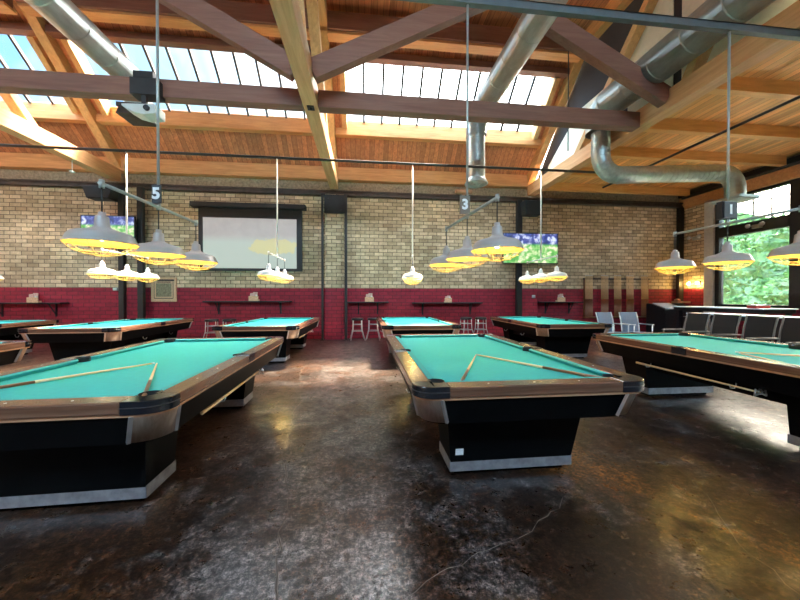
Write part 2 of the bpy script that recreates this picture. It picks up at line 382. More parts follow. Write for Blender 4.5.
# left wall, rear wall with large openings
b = MB(); b.box(XL0-.3, XL0, YB, W, 0, 8.2); struct(b, 'wall_left', M['brick_y'])
b = MB(); b.box(XL0-.3, XR0+.3, YB-.3, YB, 0, 5.7)
struct(b, 'wall_rear', M['brick'])
# right wall: brick return by the corner, sill wall under the windows, spandrel over them
YWIN = [9.43, 7.44, 5.45, 3.46, 1.47, -.52, -2.51, -4.5]
b = MB(); b.box(XR0, XR0+.3, 9.71, W, 0, 4.62); b.box(XR0, XR0+.3, YB, -4.5, 0, 5.3)
b.box(XR0, XR0+.3, -4.5, 9.43, 0, 1.05)
b.box(XR0, XR0+.3, -4.5, 9.43, 4.95, 5.3); b.box(XR0, XR0+.3, 9.43, W, 4.62, 5.3)
struct(b, 'wall_right', M['brick_y'])
b = MB(); b.box(XR0-.10, XR0+.3, 9.43, 9.71, 0, 4.62); struct(b, 'trim_2', M['pilaster'])
b = MB(); b.box(XR0-.10, XR0+.02, YB, W, 4.55, 4.95); struct(b, 'trim_3', M['beam_x_warm'])
b = MB(); b.box(XR0-.16, XR0+.01, YB, W, 4.97, 5.12); struct(b, 'trim_4', M['steel_dark'])

# steel beam along the back wall
b = MB(); b.box(XL0, XR0, W-.14, W-.002, 4.62, 4.66); b.box(XL0, XR0, W-.10, W-.06, 4.66, 4.74); b.box(XL0, XR0, W-.14, W-.002, 4.74, 4.78)
tag(b.build('steel_wall_beam', M['steel_brown']), 'long dark rusty steel beam running along the top of the back brick wall', 'steel beam')
b = MB(); b.box(XL0, XR, W-.22, W-.002, 5.1, 5.5)
tag(b.build('wall_plate_timber', M['beam_x_warm']), 'orange timber wall plate at the foot of the roof boards above the back wall', 'timber beam')

# brick pier and steel columns on the back wall
def pier(x0, x1, lab, top=4.35):
    e = empty('brick_pier', ((x0+x1)/2, W-.12, 0), label=lab, cat='pier')
    m = MB(); m.box(x0, x1, W-.24, W-.001, 0, 4.62); o = m.build('shaft', M['brick']); o.parent = e; o.matrix_parent_inverse = Matrix.Translation(-Vector(e.location))
    return e
def put(o, e):   # parent keeping world-space mesh coordinates
    o.parent = e; o.matrix_parent_inverse = (Matrix.Translation(e.location) @ Matrix.Rotation(e.rotation_euler[2], 4, 'Z')).inverted(); return o
p = pier(-1.25, -.67, 'brick pier under the middle roof truss with black steel plate at its top')
m = MB(); m.box(-1.28, -.64, W-.27, W-.22, 4.02, 4.6)
for x in (-1.16, -.76):
    for z in (4.14, 4.48): m.box(x-.02, x+.02, W-.285, W-.27, z-.02, z+.02)
put(m.build('bearing_plate', M['steel_dark']), p)
p = pier(5.27, 5.86, 'brick pier behind the rear right pool table under the right roof truss')
p = pier(-7.0, -6.72, 'narrow brick pier between the two dark posts left of the projection screen')
def column(x, r, lab, top=4.6, y=W-.3, w=None):
    e = empty('steel_post', (x, y, 0), label=lab, cat='post')
    m = MB(); m.box(-r, r, -.06, .06, .01, top); m.build('shaft', M['steel_dark'], e)
    m = MB(); m.box(-r-.04, r+.04, -.1, .1, 0, .012); m.build('base_plate', M['steel_dark'], e)
column(-7.12, .07, 'dark steel post left of the narrow brick pier behind the small television')
column(-6.60, .075, 'dark steel post just left of the framed poster')
column(-1.33, .03, 'thin black post on the left edge of the middle brick pier')
column(-.60, .04, 'black post on the right edge of the middle brick pier')
column(5.15, .09, 'dark brown steel post left of the wide television')
column(11.38, .09, 'dark post in the far right corner of the room', y=W-.12)

# ---------------------------------------------------------------- roof over the hall
YS0, YS1 = 9.49, 8.33          # skylight foot and head
YK = 7.66                      # where the slope meets the flatter upper roof
ZK = rz_(YK)
YM = (YK + (YB+W-YK))/2        # mirror line
def mir(y): return 2*YM-y
def slab(mb, xa, xb, ya, yb, th=.12, m=False):
    g = (lambda y: mir(y)) if m else (lambda y: y)
    vs = []
    for x in (xa, xb):
        for y, o in ((ya, 0), (yb, 0), (yb, th), (ya, th)): vs.append((x, g(y), rz_(y)+o))
    mb.add(vs, [(0, 1, 2, 3), (4, 7, 6, 5), (0, 4, 5, 1), (1, 5, 6, 2), (2, 6, 7, 3), (3, 7, 4, 0)])
sky_x = [(XL0+.5, XL-.35), (XL+.42, XC-.22), (XC+.42, XR-.40)]
c = MB()
for m_ in (False, True):
    slab(c, XL0-.3, XR+.1, W+.3, YS0, m=m_); slab(c, XL0-.3, XR+.1, YS1, YK-.05, m=m_)
    xs = [XL0-.3]+[v for p in sky_x for v in p]+[XR+.1]
    for i in range(0, len(xs), 2): slab(c, xs[i], xs[i+1], YS0, YS1, m=m_)
c.box(XL0-.3, XR+.1, mir(YK), YK, ZK, ZK+.12)
struct(c, 'ceiling', M['deck'])
# side bay flat ceiling
c = MB(); c.box(XR+.21, XR0+.3, YB-.3, W+.3, 5.2, 5.32); struct(c, 'ceiling', M['deck_side'])
# skylights; the mirrored rear ones are unseen, added to light the back wall
wi = 0
for m_ in (False, True):
    for (xa, xb) in sky_x:
        wi += 1
        g = (lambda y: mir(y)) if m_ else (lambda y: y)
        e = tag(empty('window_%d' % wi, ((xa+xb)/2, g(8.9), rz_(8.9)+.1)), kind='structure')
        q = MB(); vs = []
        for y, o in ((YS0, .10), (YS1, .10)):
            for x in (xa, xb): vs.append((x, g(y), rz_(y)+o))
        q.add(vs, [(0, 1, 3, 2)]); put(q.build('glass', M['sky_glass']), e)
        q = MB(); n = max(1, round((xb-xa)/.53))
        for i in range(n+1):
            x = xa+(xb-xa)*i/n
            q.bar((x, g(YS0), rz_(YS0)+.09), (x, g(YS1), rz_(YS1)+.09), .055, .07)
        put(q.build('glazing_bars', M['steel_dark']), e)
        q = MB()
        for x in (xa-.03, xb+.03): q.bar((x, g(YS0+.02), rz_(YS0+.02)-.04), (x, g(YS1), rz_(YS1)-.04), .14, .30)
        put(q.build('side_curb', M['rafter']), e)
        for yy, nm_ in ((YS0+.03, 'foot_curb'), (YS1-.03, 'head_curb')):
            q = MB(); q.bar((xa-.1, g(yy), rz_(yy)+.02), (xb+.1, g(yy), rz_(yy)+.02), .07, .22); put(q.build(nm_, M['beam_x_warm'] if nm_ == 'foot_curb' else M['beam_x']), e)  # foot curb takes the warm timber so its colour looks lit

# trusses
def truss(x, lab, webs):
    e = empty('roof_truss', (x, 2.3, 4.78), label=lab, cat='roof truss', group='timber roof trusses')
    w = .26
    def P(mb, n, mt=M['beam_y']): return put(mb.build(n, mt, bevel=.008), e)
    m = MB(); m.box(x-w/2, x+w/2, YB+.02, W-.24, 4.78, 5.13); P(m, 'bottom_chord')
    for s in (0, 1):
        g = (lambda y: mir(y)) if s else (lambda y: y)
        m = MB(); m.prism([(g(10.42), rz_(10.42)-.02), (g(YK), ZK-.02), (g(YK+.10), ZK-.40), (g(10.42), rz_(10.42)-.42)], x-.11, x+.11, axes='yz'); P(m, 'rafter', M['rafter'])
    m = MB(); m.box(x-.11, x+.11, mir(YK)-.02, YK+.05, ZK-.36, ZK-.01); P(m, 'top_chord', M['rafter'])
    for (a, b_) in webs:
        m = MB(); m.bar((x, a[0], a[1]), (x, b_[0], b_[1]), .16, .2, up=(1, 0, 0)); P(m, 'web', M['rafter'])
        m = MB(); m.bar((x, mir(a[0]), a[1]), (x, mir(b_[0]), b_[1]), .16, .2, up=(1, 0, 0)); P(m, 'web', M['rafter'])
W0 = [((7.9, 5.1), (5.4, 7.55)), ((5.0, 5.1), (3.6, 7.6))]
truss(XL, 'left timber roof truss, sunlit, above the far left tables', W0)
truss(XC, 'middle timber roof truss resting on the central brick pier', W0)
truss(XR, 'right timber roof truss beside the cream wall panels and large duct', W0)

# cream partition above the right truss
e = empty('gable_panelling', (XR+.2, 2.3, 5.15), label='dark boarded gable with cream panels above the right roof truss', cat='wall panel')
m = MB(); m.prism([(10.3, 5.14), (YK, ZK-.02), (mir(YK), ZK-.02), (mir(10.3), 5.14)], XR+.135, XR+.2, axes='yz'); put(m.build('dark_boarding', M['dark_board']), e)
for poly in ([(9.55, 5.2), (9.5, 5.45), (8.05, 6.37), (6.62, 6.36), (6.62, 5.2)], [(6.45, 5.2), (6.45, 6.6), (5.75, 7.5), (5.42, 7.5), (5.42, 5.2)], [(5.25, 5.2), (5.25, 7.6), (2.4, 7.6), (2.4, 5.2)]):
    m = MB(); m.prism(poly, XR+.115, XR+.134, axes='yz'); put(m.build('cream_panel', M['cream']), e)

# purlins
def beam(nm, a, b_, w, h, mt, lab, cat='beam', group=None):
    m = MB(); A = Vector(a); B = Vector(b_); mid = (A+B)/2
    e = m.bar(A-mid, B-mid, w, h); o = e.build(nm, mt, bevel=.006); o.location = mid; return tag(o, lab, cat, group)
bays = [(XL0, XL-.12, 'far left'), (XL+.12, XC-.12, 'left centre'), (XC+.12, XR-.12, 'right centre')]
for xa, xb, nm in bays:
    beam('purlin', (xa, 9.57, rz_(9.57)-.13), (xb, 9.57, rz_(9.57)-.13), .20, .20, M['beam_x_warm'], 'sunlit timber purlin along the foot of the %s skylight' % nm, 'purlin')  # sunlit look comes from the warmer timber colour
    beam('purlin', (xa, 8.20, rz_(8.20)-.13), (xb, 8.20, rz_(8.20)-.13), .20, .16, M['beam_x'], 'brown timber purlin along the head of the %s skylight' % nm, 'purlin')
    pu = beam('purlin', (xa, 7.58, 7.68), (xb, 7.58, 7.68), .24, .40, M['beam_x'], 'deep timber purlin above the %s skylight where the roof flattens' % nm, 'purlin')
    m = MB(); m.box(-(xb-xa)/2, (xb-xa)/2, -.06, .20, -.26, -.205); m.build('lit_underside', M['beam_x_warm'], pu)  # lighter strip added to paint the beam's lit bottom face

# tie beams and V braces
for i, (xa, xb, nm) in enumerate(((XL0, XL-.14, 'far left bay'), (XL+.14, XC-.14, 'left centre bay'), (XC+.14, XR-.14, 'right centre bay'))):
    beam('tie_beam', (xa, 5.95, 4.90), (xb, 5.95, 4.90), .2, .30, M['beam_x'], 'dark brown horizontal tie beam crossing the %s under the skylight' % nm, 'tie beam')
    if i:
        xm = (xa+xb)/2
        beam('brace', (xa-.02, 5.33, 5.0), (xm-.16, 5.33, 6.55), .16, .32, M['beam_x'], 'dark slanting timber brace rising from the left side of the %s' % nm, 'brace')
        beam('brace', (xb+.02, 5.33, 5.0), (xm+.16, 5.33, 6.55), .16, .32, M['beam_x'], 'dark slanting timber brace falling to the right side of the %s' % nm, 'brace')
m = MB(); m.box(-.06, .06, -.01, .01, -.07, .07); m.ball((0, -.015, 0), .03)
o = m.build('bolt_plate', M['steel_dark']); o.location = (XC, 5.95, 4.775); o.rotation_euler = (pi/2, 0, 0); tag(o, 'small dark bolted plate under the middle truss at the tie beam', 'bolt plate')

# joists of the side bay
for k, Y in enumerate((10.2, 8.9, 7.6, 6.3, 5.0, 3.7, 2.4)):
    big = (k % 2 == 1)
    beam('ceiling_joist', (XR+.22, Y, 5.07 if big else 5.08), (XR0-.17, Y, 5.07 if big else 5.08), .14, .25, M['joist'],
         'golden timber joist under the side bay ceiling, %s' % ['against the back wall', 'first from the back wall beam', 'second out from the back wall beam', 'third out, above the hanging duct', 'fourth out from the back wall beam', 'fifth out, near the window wall lamp', 'nearest the camera'][k], 'joist')

# ---------------------------------------------------------------- struts, pipes, ducts
def pipe(nm, pts, r, mt, lab, cat='pipe', seg=8):
    P0 = Vector(pts[0]); m = MB(); m.tube([Vector(p)-P0 for p in pts], r, seg); o = m.build(nm, mt); o.location = P0; return tag(o, lab, cat)
YF, ZF = 3.43, 4.60            # strut over the near tables
YG, ZG = 7.5, 4.50             # strut over the rear tables
m = MB(); L = 15.4; m.box(-L/2, L/2, -.03, .03, .03, .045); m.box(-L/2, L/2, -.03, -.018, -.04, .045); m.box(-L/2, L/2, .018, .03, -.04, .045)
m.box(-L/2, L/2, -.03, .03, -.045, -.04)
o = m.build('steel_strut', M['strut']); o.location = (2.2, YF, ZF); tag(o, 'blue grey steel strut overhead carrying the near row of table lights', 'strut')
pipe('steel_pipe', [(XL0, YG, ZG), (5.9, YG, ZG)], .032, M['pipe'], 'thin dark steel pipe carrying the rear row of table lights', 'pipe')
pipe('sprinkler_pipe', [(7.5, 9.4, 4.83), (7.5, -3, 4.83)], .03, M['steel_dark'], 'thin black sprinkler pipe slanting under the side bay ceiling', 'pipe')
for x, z, r, lab in ((XR0-.3, 4.86, .03, 'dark conduit along the top of the window wall'),):
    pipe('conduit', [(x, -3, z), (x, 10.3, z)], r, M['pipe'], lab, 'conduit')
pipe('hanger_rod', [(-6.8, 6.1, 4.0), (-6.8, 6.1, 7.6)], .02, M['rod_white'], 'thin pale vertical rod hanging behind the far left tie beam', 'rod')
for x, y, z0, z1, lab in ((3.0, 9.0, 4.7, 6.6, 'thin dark vertical rod left of the middle duct outlet'), (4.9, 7.3, 4.9, 7.6, 'thin dark vertical rod before the cream gable')):
    pipe('hanger_rod', [(x, y, z0), (x, y, z1)], .012, M['steel_dark'], lab, 'rod')
# sprinkler heads hanging under the slope
for k, (x, y, z) in enumerate(((-5.95, 8.6, 5.0), (-7.0, 7.2, 4.1))): pass

def bend(c, a0, a1, R, plane, n=7):
    out = []
    for i in range(n+1):
        a = a0+(a1-a0)*i/n
        d = (cos(a)*R, sin(a)*R)
        out.append({'yz': (c[0], c[1]+d[0], c[2]+d[1]), 'xz': (c[0]+d[0], c[1], c[2]+d[1])}[plane])
    return out
def duct(root, pts, r, name='duct_run', seams=True):
    m = MB(); m.tube(pts, r, 24, cap=False)
    P = [Vector(p) for p in pts]; acc = 0; nxt = .15
    for a, b_ in zip(P, P[1:]):
        L = (b_-a).length
        while seams and nxt < acc+L:
            t = (nxt-acc)/L; q = a.lerp(b_, t); d = (b_-a).normalized()
            m.tube([q-d*.012, q-d*.006, q+d*.006, q+d*.012], r, 24, cap=False, radii=[r, r+.004, r+.004, r]); nxt += .13 if r < .2 else .6
        acc += L
    o = m.build(name, M['galv']); put(o, root); return o
# left duct
e = empty('air_duct', (-4.66, 2, 5.75), label='round grey green metal duct at upper left ending above the projector', cat='air duct')
duct(e, [(-4.66, YB+2, 5.75), (-4.66, 6.9, 5.75)]+bend((-4.66, 6.9, 5.45), pi/2, 0, .30, 'yz')+[(-4.66, 7.2, 5.25)], .235)
m = MB(); m.frustum((-4.92, -4.40, 6.95, 7.45), (-4.88, -4.44, 6.98, 7.42), 5.02, 5.16); m.box(-4.91, -4.41, 6.95, 7.45, 5.16, 5.24); put(m.build('diffuser_box', M['steel_brown']), e)
# middle duct
e = empty('air_duct', (2.9, 2, 6.1), label='long round metal duct over the middle table dropping to an open round outlet', cat='air duct')
duct(e, [(2.78, YB+2, 5.87), (2.78, 7.5, 5.87)]+bend((2.78, 7.5, 5.57), pi/2, 0, .30, 'yz')+[(2.78, 7.8, 5.4)], .25)
duct(e, [(2.78, 7.8, 5.45), (2.78, 7.8, 4.3)], .215, 'outlet_run')
m = MB(); m.lathe([(.225, .12), (.29, 0), (.285, -.012), (.20, -.005), (.20, .03), (.13, .03), (.13, 0), (.06, 0), (.06, .03), (.001, .03)], 28, (2.78, 7.8, 4.2)); put(m.build('round_diffuser', M['galv']), e)
# right duct
e = empty('air_duct', (5.05, 2, 5.33), label='large galvanised duct by the right truss bending under the side ceiling to a grille', cat='air duct')
X1, Y1, Z1 = 5.20, 6.60, 4.24
duct(e, [(X1, YB+2, 5.50), (X1, 6.30, 5.50)]+bend((X1, 6.30, 5.20), pi/2, 0, .30, 'yz')[0:8]+[(X1, Y1, 5.0)], .30, 'main_run')
duct(e, [(X1, Y1, 5.0), (X1, Y1, 4.5)]+bend((X1+.42, Y1, 4.5), pi, 3*pi/2, .42, 'xz', 8)+[(8.24, Y1, Z1)]+bend((8.24, Y1, Z1-.36), pi/2, 0, .36, 'xz', 8)+[(8.60, Y1, 3.68)], .185, 'branch_run')
m = MB(); m.box(8.32, 8.90, Y1-.3, Y1+.3, 3.62, 3.67)
for i in range(9): m.box(8.35+i*.063, 8.37+i*.063, Y1-.27, Y1+.27, 3.59, 3.62)
put(m.build('grille', M['galv']), e)
m = MB(); m.tube([(X1+.02, 4.6, 5.30), (X1-.285, 4.6, 5.58), (X1-.02, 4.6, 5.87), (X1+.285, 4.6, 5.58), (X1+.02, 4.6, 5.30)], .012); put(m.build('hanger_strap', M['galv']), e)

# projector on the tie beam
e = empty('projector', (-3.62, 5.75, 4.34), label='white ceiling projector hanging under the left tie beam', cat='projector')
m = MB(); m.prism([(-.27, .13), (.24, .15), (.24, .0), (.05, -.03), (-.12, .01), (-.27, .10)], -.14, .14, axes='xz'); m.build('body', M['white'], e, bevel=.02)
m = MB(); m.tube([(.12, -.14, .07), (.12, -.17, .07)], .045, 14); m.build('lens', M['black'], e)
m = MB(); m.box(-.035, .035, -.03, .03, .15, .62); m.box(-.20, .22, -.05, .17, .35, .62); m.box(-.14, .16, -.06, .2, .61, .72); m.build('mount_bracket', M['steel_dark'], e)

# ---------------------------------------------------------------- windows on the right wall
for i in range(len(YWIN)-1):
    ya, yb = YWIN[i+1]+.0, YWIN[i]-.0
    e = tag(empty('window_%d' % (7+i), (XR0+.1, (ya+yb)/2, 1.05)), kind='structure')
    m = MB(); x0, x1 = XR0-.02, XR0+.16
    m.box(x0, x1, ya, ya+.12, 1.05, 4.95); m.box(x0, x1, yb-.12, yb, 1.05, 4.95)
    m.box(x0, x1, ya+.12, yb-.12, 1.05, 1.13); m.box(x0-.03, x1, ya+.12, yb-.12, 3.30, 3.62); m.box(x0, x1, ya+.12, yb-.12, 4.48, 4.95)
    put(m.build('frame', M['steel_dark']), e)
    m = MB(); n = 4
    for k in range(1, n): y = ya+.12+(yb-ya-.24)*k/n; m.box(x0+.06, x0+.09, y-.012, y+.012, 3.62, 4.48)
    for k in (1, 2): z = 3.62+.86*k/3; m.box(x0+.06, x0+.09, ya+.12, yb-.12, z-.012, z+.012)
    put(m.build('muntins', M['steel_dark']), e)
    m = MB(); m.box(x0+.10, x0+.105, ya+.12, yb-.12, 1.13, 3.30); m.box(x0+.10, x0+.105, ya+.12, yb-.12, 3.62, 4.48)
    put(m.build('pane', M['win_glass']), e)

# outside: paving, ivy covered bank, pale building behind
b = MB(); b.box(XR0+.3, 40, -25, 50, -.25, -.05); struct(b, 'ground', M['asphalt'])
b = MB(); nx, nz = 46, 14; vs = []
for j in range(nz+1):
    for i in range(nx+1):
        y = -6+i*(32/nx); z = -.05+j*(5.2/nz)
        vs.append((16.2+.5*sin(y*1.3)+.35*sin(y*2.9+z*2)+z*.25+random.uniform(-.12, .12), y, z+(.5*sin(y*.9+1)+random.uniform(-.1, .1)) if j == nz else z))
fs = [(j*(nx+1)+i, j*(nx+1)+i+1, (j+1)*(nx+1)+i+1, (j+1)*(nx+1)+i) for j in range(nz) for i in range(nx)]
b.add(vs, fs); off = len(vs)
b.box(17.9, 18.6, -6, 26, -.05, 4.6)
for k in range(15000):
    i = random.randrange(len(fs)); q = [vs[t] for t in fs[i]]; u, v = random.random(), random.random()
    pnt = (Vector(q[0])*(1-u)*(1-v)+Vector(q[1])*u*(1-v)+Vector(q[2])*u*v+Vector(q[3])*(1-u)*v)+Vector((-random.uniform(0, .3), 0, 0))
    s_ = random.uniform(.05, .12); R = Matrix.Rotation(random.uniform(0, 6.3), 3, 'X') @ Matrix.Rotation(random.uniform(-.9, .9), 3, 'Z') @ Matrix.Rotation(random.uniform(-.9, .9), 3, 'Y')
    b.add([pnt+R @ Vector(t)*s_ for t in ((0, -1, 0), (.15, 0, -.6), (0, 1, 0), (.15, 0, .6))], [(0, 1, 2, 3)])
tag(b.build('ivy_hedge', M['leaf']), 'dense bright green ivy hedge outside the window wall', 'hedge', kind='stuff')

# ---------------------------------------------------------------- pool table
HW, HL = .815, 1.45
def arc(cx, cy, r, a0, a1, n): return [(cx+r*cos(a0+(a1-a0)*i/n), cy+r*sin(a0+(a1-a0)*i/n)) for i in range(n+1)]
def rounded(hw, hl, r, n=8):
    return arc(hw-r, hl-r, r, 0, pi/2, n)+arc(-hw+r, hl-r, r, pi/2, pi, n)+arc(-hw+r, -hl+r, r, pi, 3*pi/2, n)+arc(hw-r, -hl+r, r, 3*pi/2, 2*pi, n)
def loft(mb, rings, closed=True, mi=0, smooth=False):
    n = len(rings[0]); vs = [p for r in rings for p in r]; fs = []
    for j in range(len(rings)-1):
        for i in range(n if closed else n-1): fs.append((j*n+i, j*n+(i+1) % n, (j+1)*n+(i+1) % n, (j+1)*n+i))
    mb.add(vs, fs, mi, smooth)
def pool_table():
    t = empty('pool_table', (0, 0, 0))
    cs = .225; cy_ = .155; RW = .13; zt, zb = .79, .722
    # wooden rails
    for sy in (-1, 1):
        m = MB(); m.box(-(HW-cs), HW-cs, sy*HL if sy < 0 else HL-RW, -(HL-RW) if sy < 0 else HL, zb, zt); m.build('rail', M['rail'], t, bevel=.008)
    for sx in (-1, 1):
        xa, xb = (HW-RW, HW) if sx > 0 else (-HW, -HW+RW)
        for ya, yb in ((-(HL-cy_), -.085), (.085, HL-cy_)):
            m = MB(); m.box(xa, xb, ya, yb, zb, zt); m.build('rail', M['rail_y'], t, bevel=.008)
    # sights
    m = MB()
    for sx in (-1, 1):
        for k in (-3, -2, -1, 1, 2, 3): m.lathe([(.007, .0008), (.0001, .0008)], 8, (sx*(HW-.065), k*.3175, zt))
    for sy in (-1, 1):
        for k in (-1, 0, 1): m.lathe([(.007, .0008), (.0001, .0008)], 8, (k*.3175, sy*(HL-.065), zt))
    m.build('rail_sights', M['sight'], t)
    # corner caps with pocket cut
    base = arc(HW-.13, HL-.13, .13, 0, pi/2, 10)
    px, py, r = HW-.172, HL-.168, .058
    a0 = math.atan2(.038, -.0438); a1 = math.atan2(-.0398, .042)
    inner = arc(px, py, r, a0, a1, 10)
    poly = [(HW, HL-cy_)]+base+[(HW-cs, HL), (HW-cs, HL-RW)]+inner+[(HW-RW, HL-cy_)]
    for sx in (-1, 1):
        for sy in (-1, 1):
            m = MB(); m.prism([(sx*x, sy*y) for x, y in poly], zb-.004, zt+.002)
            cp = m.build('corner_cap', M['cap'], t, bevel=.006)
            m = MB(); m.tube([(sx*x, sy*y, .757) for x, y in [(HW+.002, HL-cy_)]+arc(HW-.13, HL-.13, .131, 0, pi/2, 10)+[(HW-cs, HL+.002)]], .0025, 6); m.build('cap_highlight', M['pipe'], cp)  # thin line drawn in place of the highlight on the glossy cap
            m = MB(); m.lathe([(.057, .79), (.055, .70), (.045, .62), (.001, .61)], 18, (sx*px, sy*py, 0)); m.lathe([(.056, .7565), (.0001, .7565)], 18, (sx*px, sy*py, 0)); m.build('pocket', M['pocket'], t)
    for sx in (-1, 1):
        m = MB(); arcp = [(sx*(HW-.115+.055*cos(a)-.012), .055*sin(a)) for a in [(-pi/2+pi*i/8) for i in range(9)]]
        m.prism([(sx*HW, .085), (sx*(HW-RW), .085)]+arcp[::-1]+[(sx*(HW-RW), -.085), (sx*HW, -.085)], zb-.004, zt+.005)
        m.build('side_pocket_cap', M['cap'], t, bevel=.005)
        m = MB(); m.lathe([(.055, .79), (.05, .66), (.001, .65)], 16, (sx*(HW-.127), 0, 0)); m.lathe([(.054, .7565), (.0001, .7565)], 16, (sx*(HW-.127), 0, 0)); m.build('pocket', M['pocket'], t)
    # cushions
    nb, nn = HW-RW, .635
    def cushion(a, b_, ax, side):
        m = MB(); q = []
        def P(u, d, z): return (u, side*d, z) if ax == 'y' else (side*d, u, z)
        dd = (HL if ax == 'y' else HW)-RW; nose = dd-.05; sh = .05
        vs = [P(a, dd, zt-.001), P(b_, dd, zt-.001), P(b_-sh*(1 if b_ > a else -1), nose, zt-.006), P(a+sh*(1 if b_ > a else -1), nose, zt-.006),
              P(a, dd, .754), P(b_, dd, .754), P(b_-sh, nose+.022, .754), P(a+sh, nose+.022, .754)]
        m.add(vs, [(0, 1, 2, 3), (4, 7, 6, 5), (0, 4, 5, 1), (3, 2, 6, 7), (1, 5, 6, 2), (0, 3, 7, 4)])
        m.build('cushion', M['cushion'], t, bevel=.004)
    for s_ in (-1, 1):
        cushion(-(HW-RW-.095), HW-RW-.095, 'y', s_)
        cushion(.06, HL-RW-.095, 'x', s_); cushion(-(HL-RW-.095), -.06, 'x', s_)
    m = MB(); m.box(-nb, nb, -(HL-RW), HL-RW, .70, .755); m.build('bed_cloth', M['cloth'], t)
    # bead and apron
    m = MB(); ro = rounded(HW-.012, HL-.012, .13); ri = rounded(HW-.03, HL-.03, .12)
    loft(m, [[(x, y, .721) for x, y in ri], [(x, y, .721) for x, y in ro], [(x, y, .704) for x, y in ro], [(x, y, .704) for x, y in ri]]); m.build('bead', M['bead'], t)
    m = MB(); A = rounded(HW-.026, HL-.026, .145); B = rounded(HW-.080, HL-.080, .14); D = rounded(HW-.14, HL-.14, .08)
    loft(m, [[(x, y, .71) for x, y in A], [(x, y, .53) for x, y in B], [(x, y, .53) for x, y in D]]); n = len(D)
    m.add([(x, y, .53) for x, y in D], [tuple(range(n))]); m.build('apron', M['laminate'], t)
    for sx in (-1, 1):
        for sy in (-1, 1):
            def ring(hw, hl, r, z, ex=.01):
                return [(sx*x, sy*y, z) for x, y in [(hw, hl-r-ex)]+arc(hw-r, hl-r, r, 0, pi/2, 8)+[(hw-r-ex, hl)]]
            m = MB(); loft(m, [ring(HW-.018, HL-.018, .15, .708), ring(HW-.060, HL-.060, .15, .545), ring(HW-.09, HL-.09, .13, .545)], closed=False, smooth=True)
            ct = m.build('corner_trim', M['trim_metal'], t)
            for q in (0, -1):
                m = MB(); a = ring(HW-.018, HL-.018, .15, .708)[q]; b2 = ring(HW-.060, HL-.060, .15, .545)[q]; m.bar(a, b2, .018, .018)
                m.build('silver_edge', M['chrome'], ct)
    # pedestals
    m = MB(); m.box(-.40, .40, -.74, .74, .36, .53); m.build('stretcher', M['laminate'], t)
    for sy in (-1, 1):
        y0, y1 = sorted((sy*1.05, sy*.73))
        m = MB(); m.frustum((-.475, .475, y0, y1), (-.53, .53, y0-.09 if sy < 0 else y0, y1 if sy < 0 else y1+.09), .05, .535); m.box(-.44, .44, y0+.04, y1-.04, 0, .06)
        lg = m.build('pedestal_leg', M['laminate'], t)
        m = MB(); a = .487
        m.box(-a, a, y0-.012, y0-.002, .042, .122); m.box(-a, a, y1+.002, y1+.012, .042, .122); m.box(-a, -a+.008, y0-.012, y1+.012, .042, .122); m.box(a-.008, a, y0-.012, y1+.012, .042, .122)
        m.build('kick_plate', M['kick'], lg)
    # wire hooks under the long sides
    for sx in (-1, 1):
        for y in (-.45, .5):
            m = MB(); x = sx*(HW-.15); m.tube([(x, y, .535), (x, y, .49), (x+sx*.02, y, .465), (x+sx*.06, y, .468), (x+sx*.075, y, .50)], .005, 6); m.build('cue_hook', M['chrome'], t)
    return t
tables = {  # x, y of near end centre, rotation, label
 'A': (-1.899, 1.847, 1.13, 'near left pool table with two cues laid in a V, under the number 5 lamp'),
 'B': (1.12, 1.948, -.04, 'near centre pool table with two cues and white sticker on its black end panel'),
 'C': (4.267, 1.741, -.56, 'near right pool table seen along its long side, in front of the black chairs'),
 'D': (-5.335, 6.33, 1.04, 'rear pool table between the left wall shelf and framed poster, long left one'),
 'E': (-2.107, 6.382, -.66, 'rear pool table below the projection screen'),
 'F': (1.148, 6.252, .33, 'rear pool table directly behind the near centre table, beside metal bar stools'),
 'G': (4.362, 6.152, -1.43, 'rear right pool table in front of the wide television and cue rack'),
 'H': (-8.40, 6.044, 0, 'rear far left pool table cut by the left edge of the photo, below the shelf'),
 'I': (-5.094, 1.798, 0, 'near far left pool table of which only the far corner shows at the left edge')}
proto = pool_table(); first = True
TB = {}
for k, (x, y, a, lab) in tables.items():
    o = proto if first else copy_tree(proto); first = False
    a = radians(a); o.location = (x-HL*sin(a), y+HL*cos(a), 0); o.rotation_euler = (0, 0, a)
    tag(o, lab, 'pool table', 'pool tables in two rows'); TB[k] = o
for k in 'AB':
    m = MB(); m.box(-.45, -.39, -.0035, 0, 0, .05); st_ = m.build('sticker', M['sticker'], TB[k]); st_.location = (0, -1.0765, .175); st_.rotation_euler = (radians(10.5), 0, 0)

# ---------------------------------------------------------------- cues
def make_cue(nm='pool_cue', L=1.47):
    e = empty(nm, (0, 0, 0))   # along +Z, butt at 0
    m = MB(); m.tube([(0, 0, 0), (0, 0, .02), (0, 0, L*.42)], .015, 10, radii=[.013, .0150, .0115]); m.build('butt', M['butt'], e)
    m = MB(); m.tube([(0, 0, L*.42), (0, 0, L*.75), (0, 0, L-.03)], .01, 10, radii=[.0115, .009, .0068]); m.build('shaft', M['maple'], e)
    m = MB(); m.tube([(0, 0, L-.03), (0, 0, L)], .0068, 8); m.build('tip', M['tip'], e)
    return e
cue0 = make_cue()
used = [False]
def place_cue(a, d, lab, group=None, cat='cue'):
    o = cue0 if not used[0] else copy_tree(cue0); used[0] = True
    d = Vector(d).normalized(); o.location = a; o.rotation_mode = 'QUATERNION'; o.rotation_quaternion = d.to_track_quat('Z', 'Y')
    if 'group' in o.keys(): del o['group']
    tag(o, lab, cat, group); return o
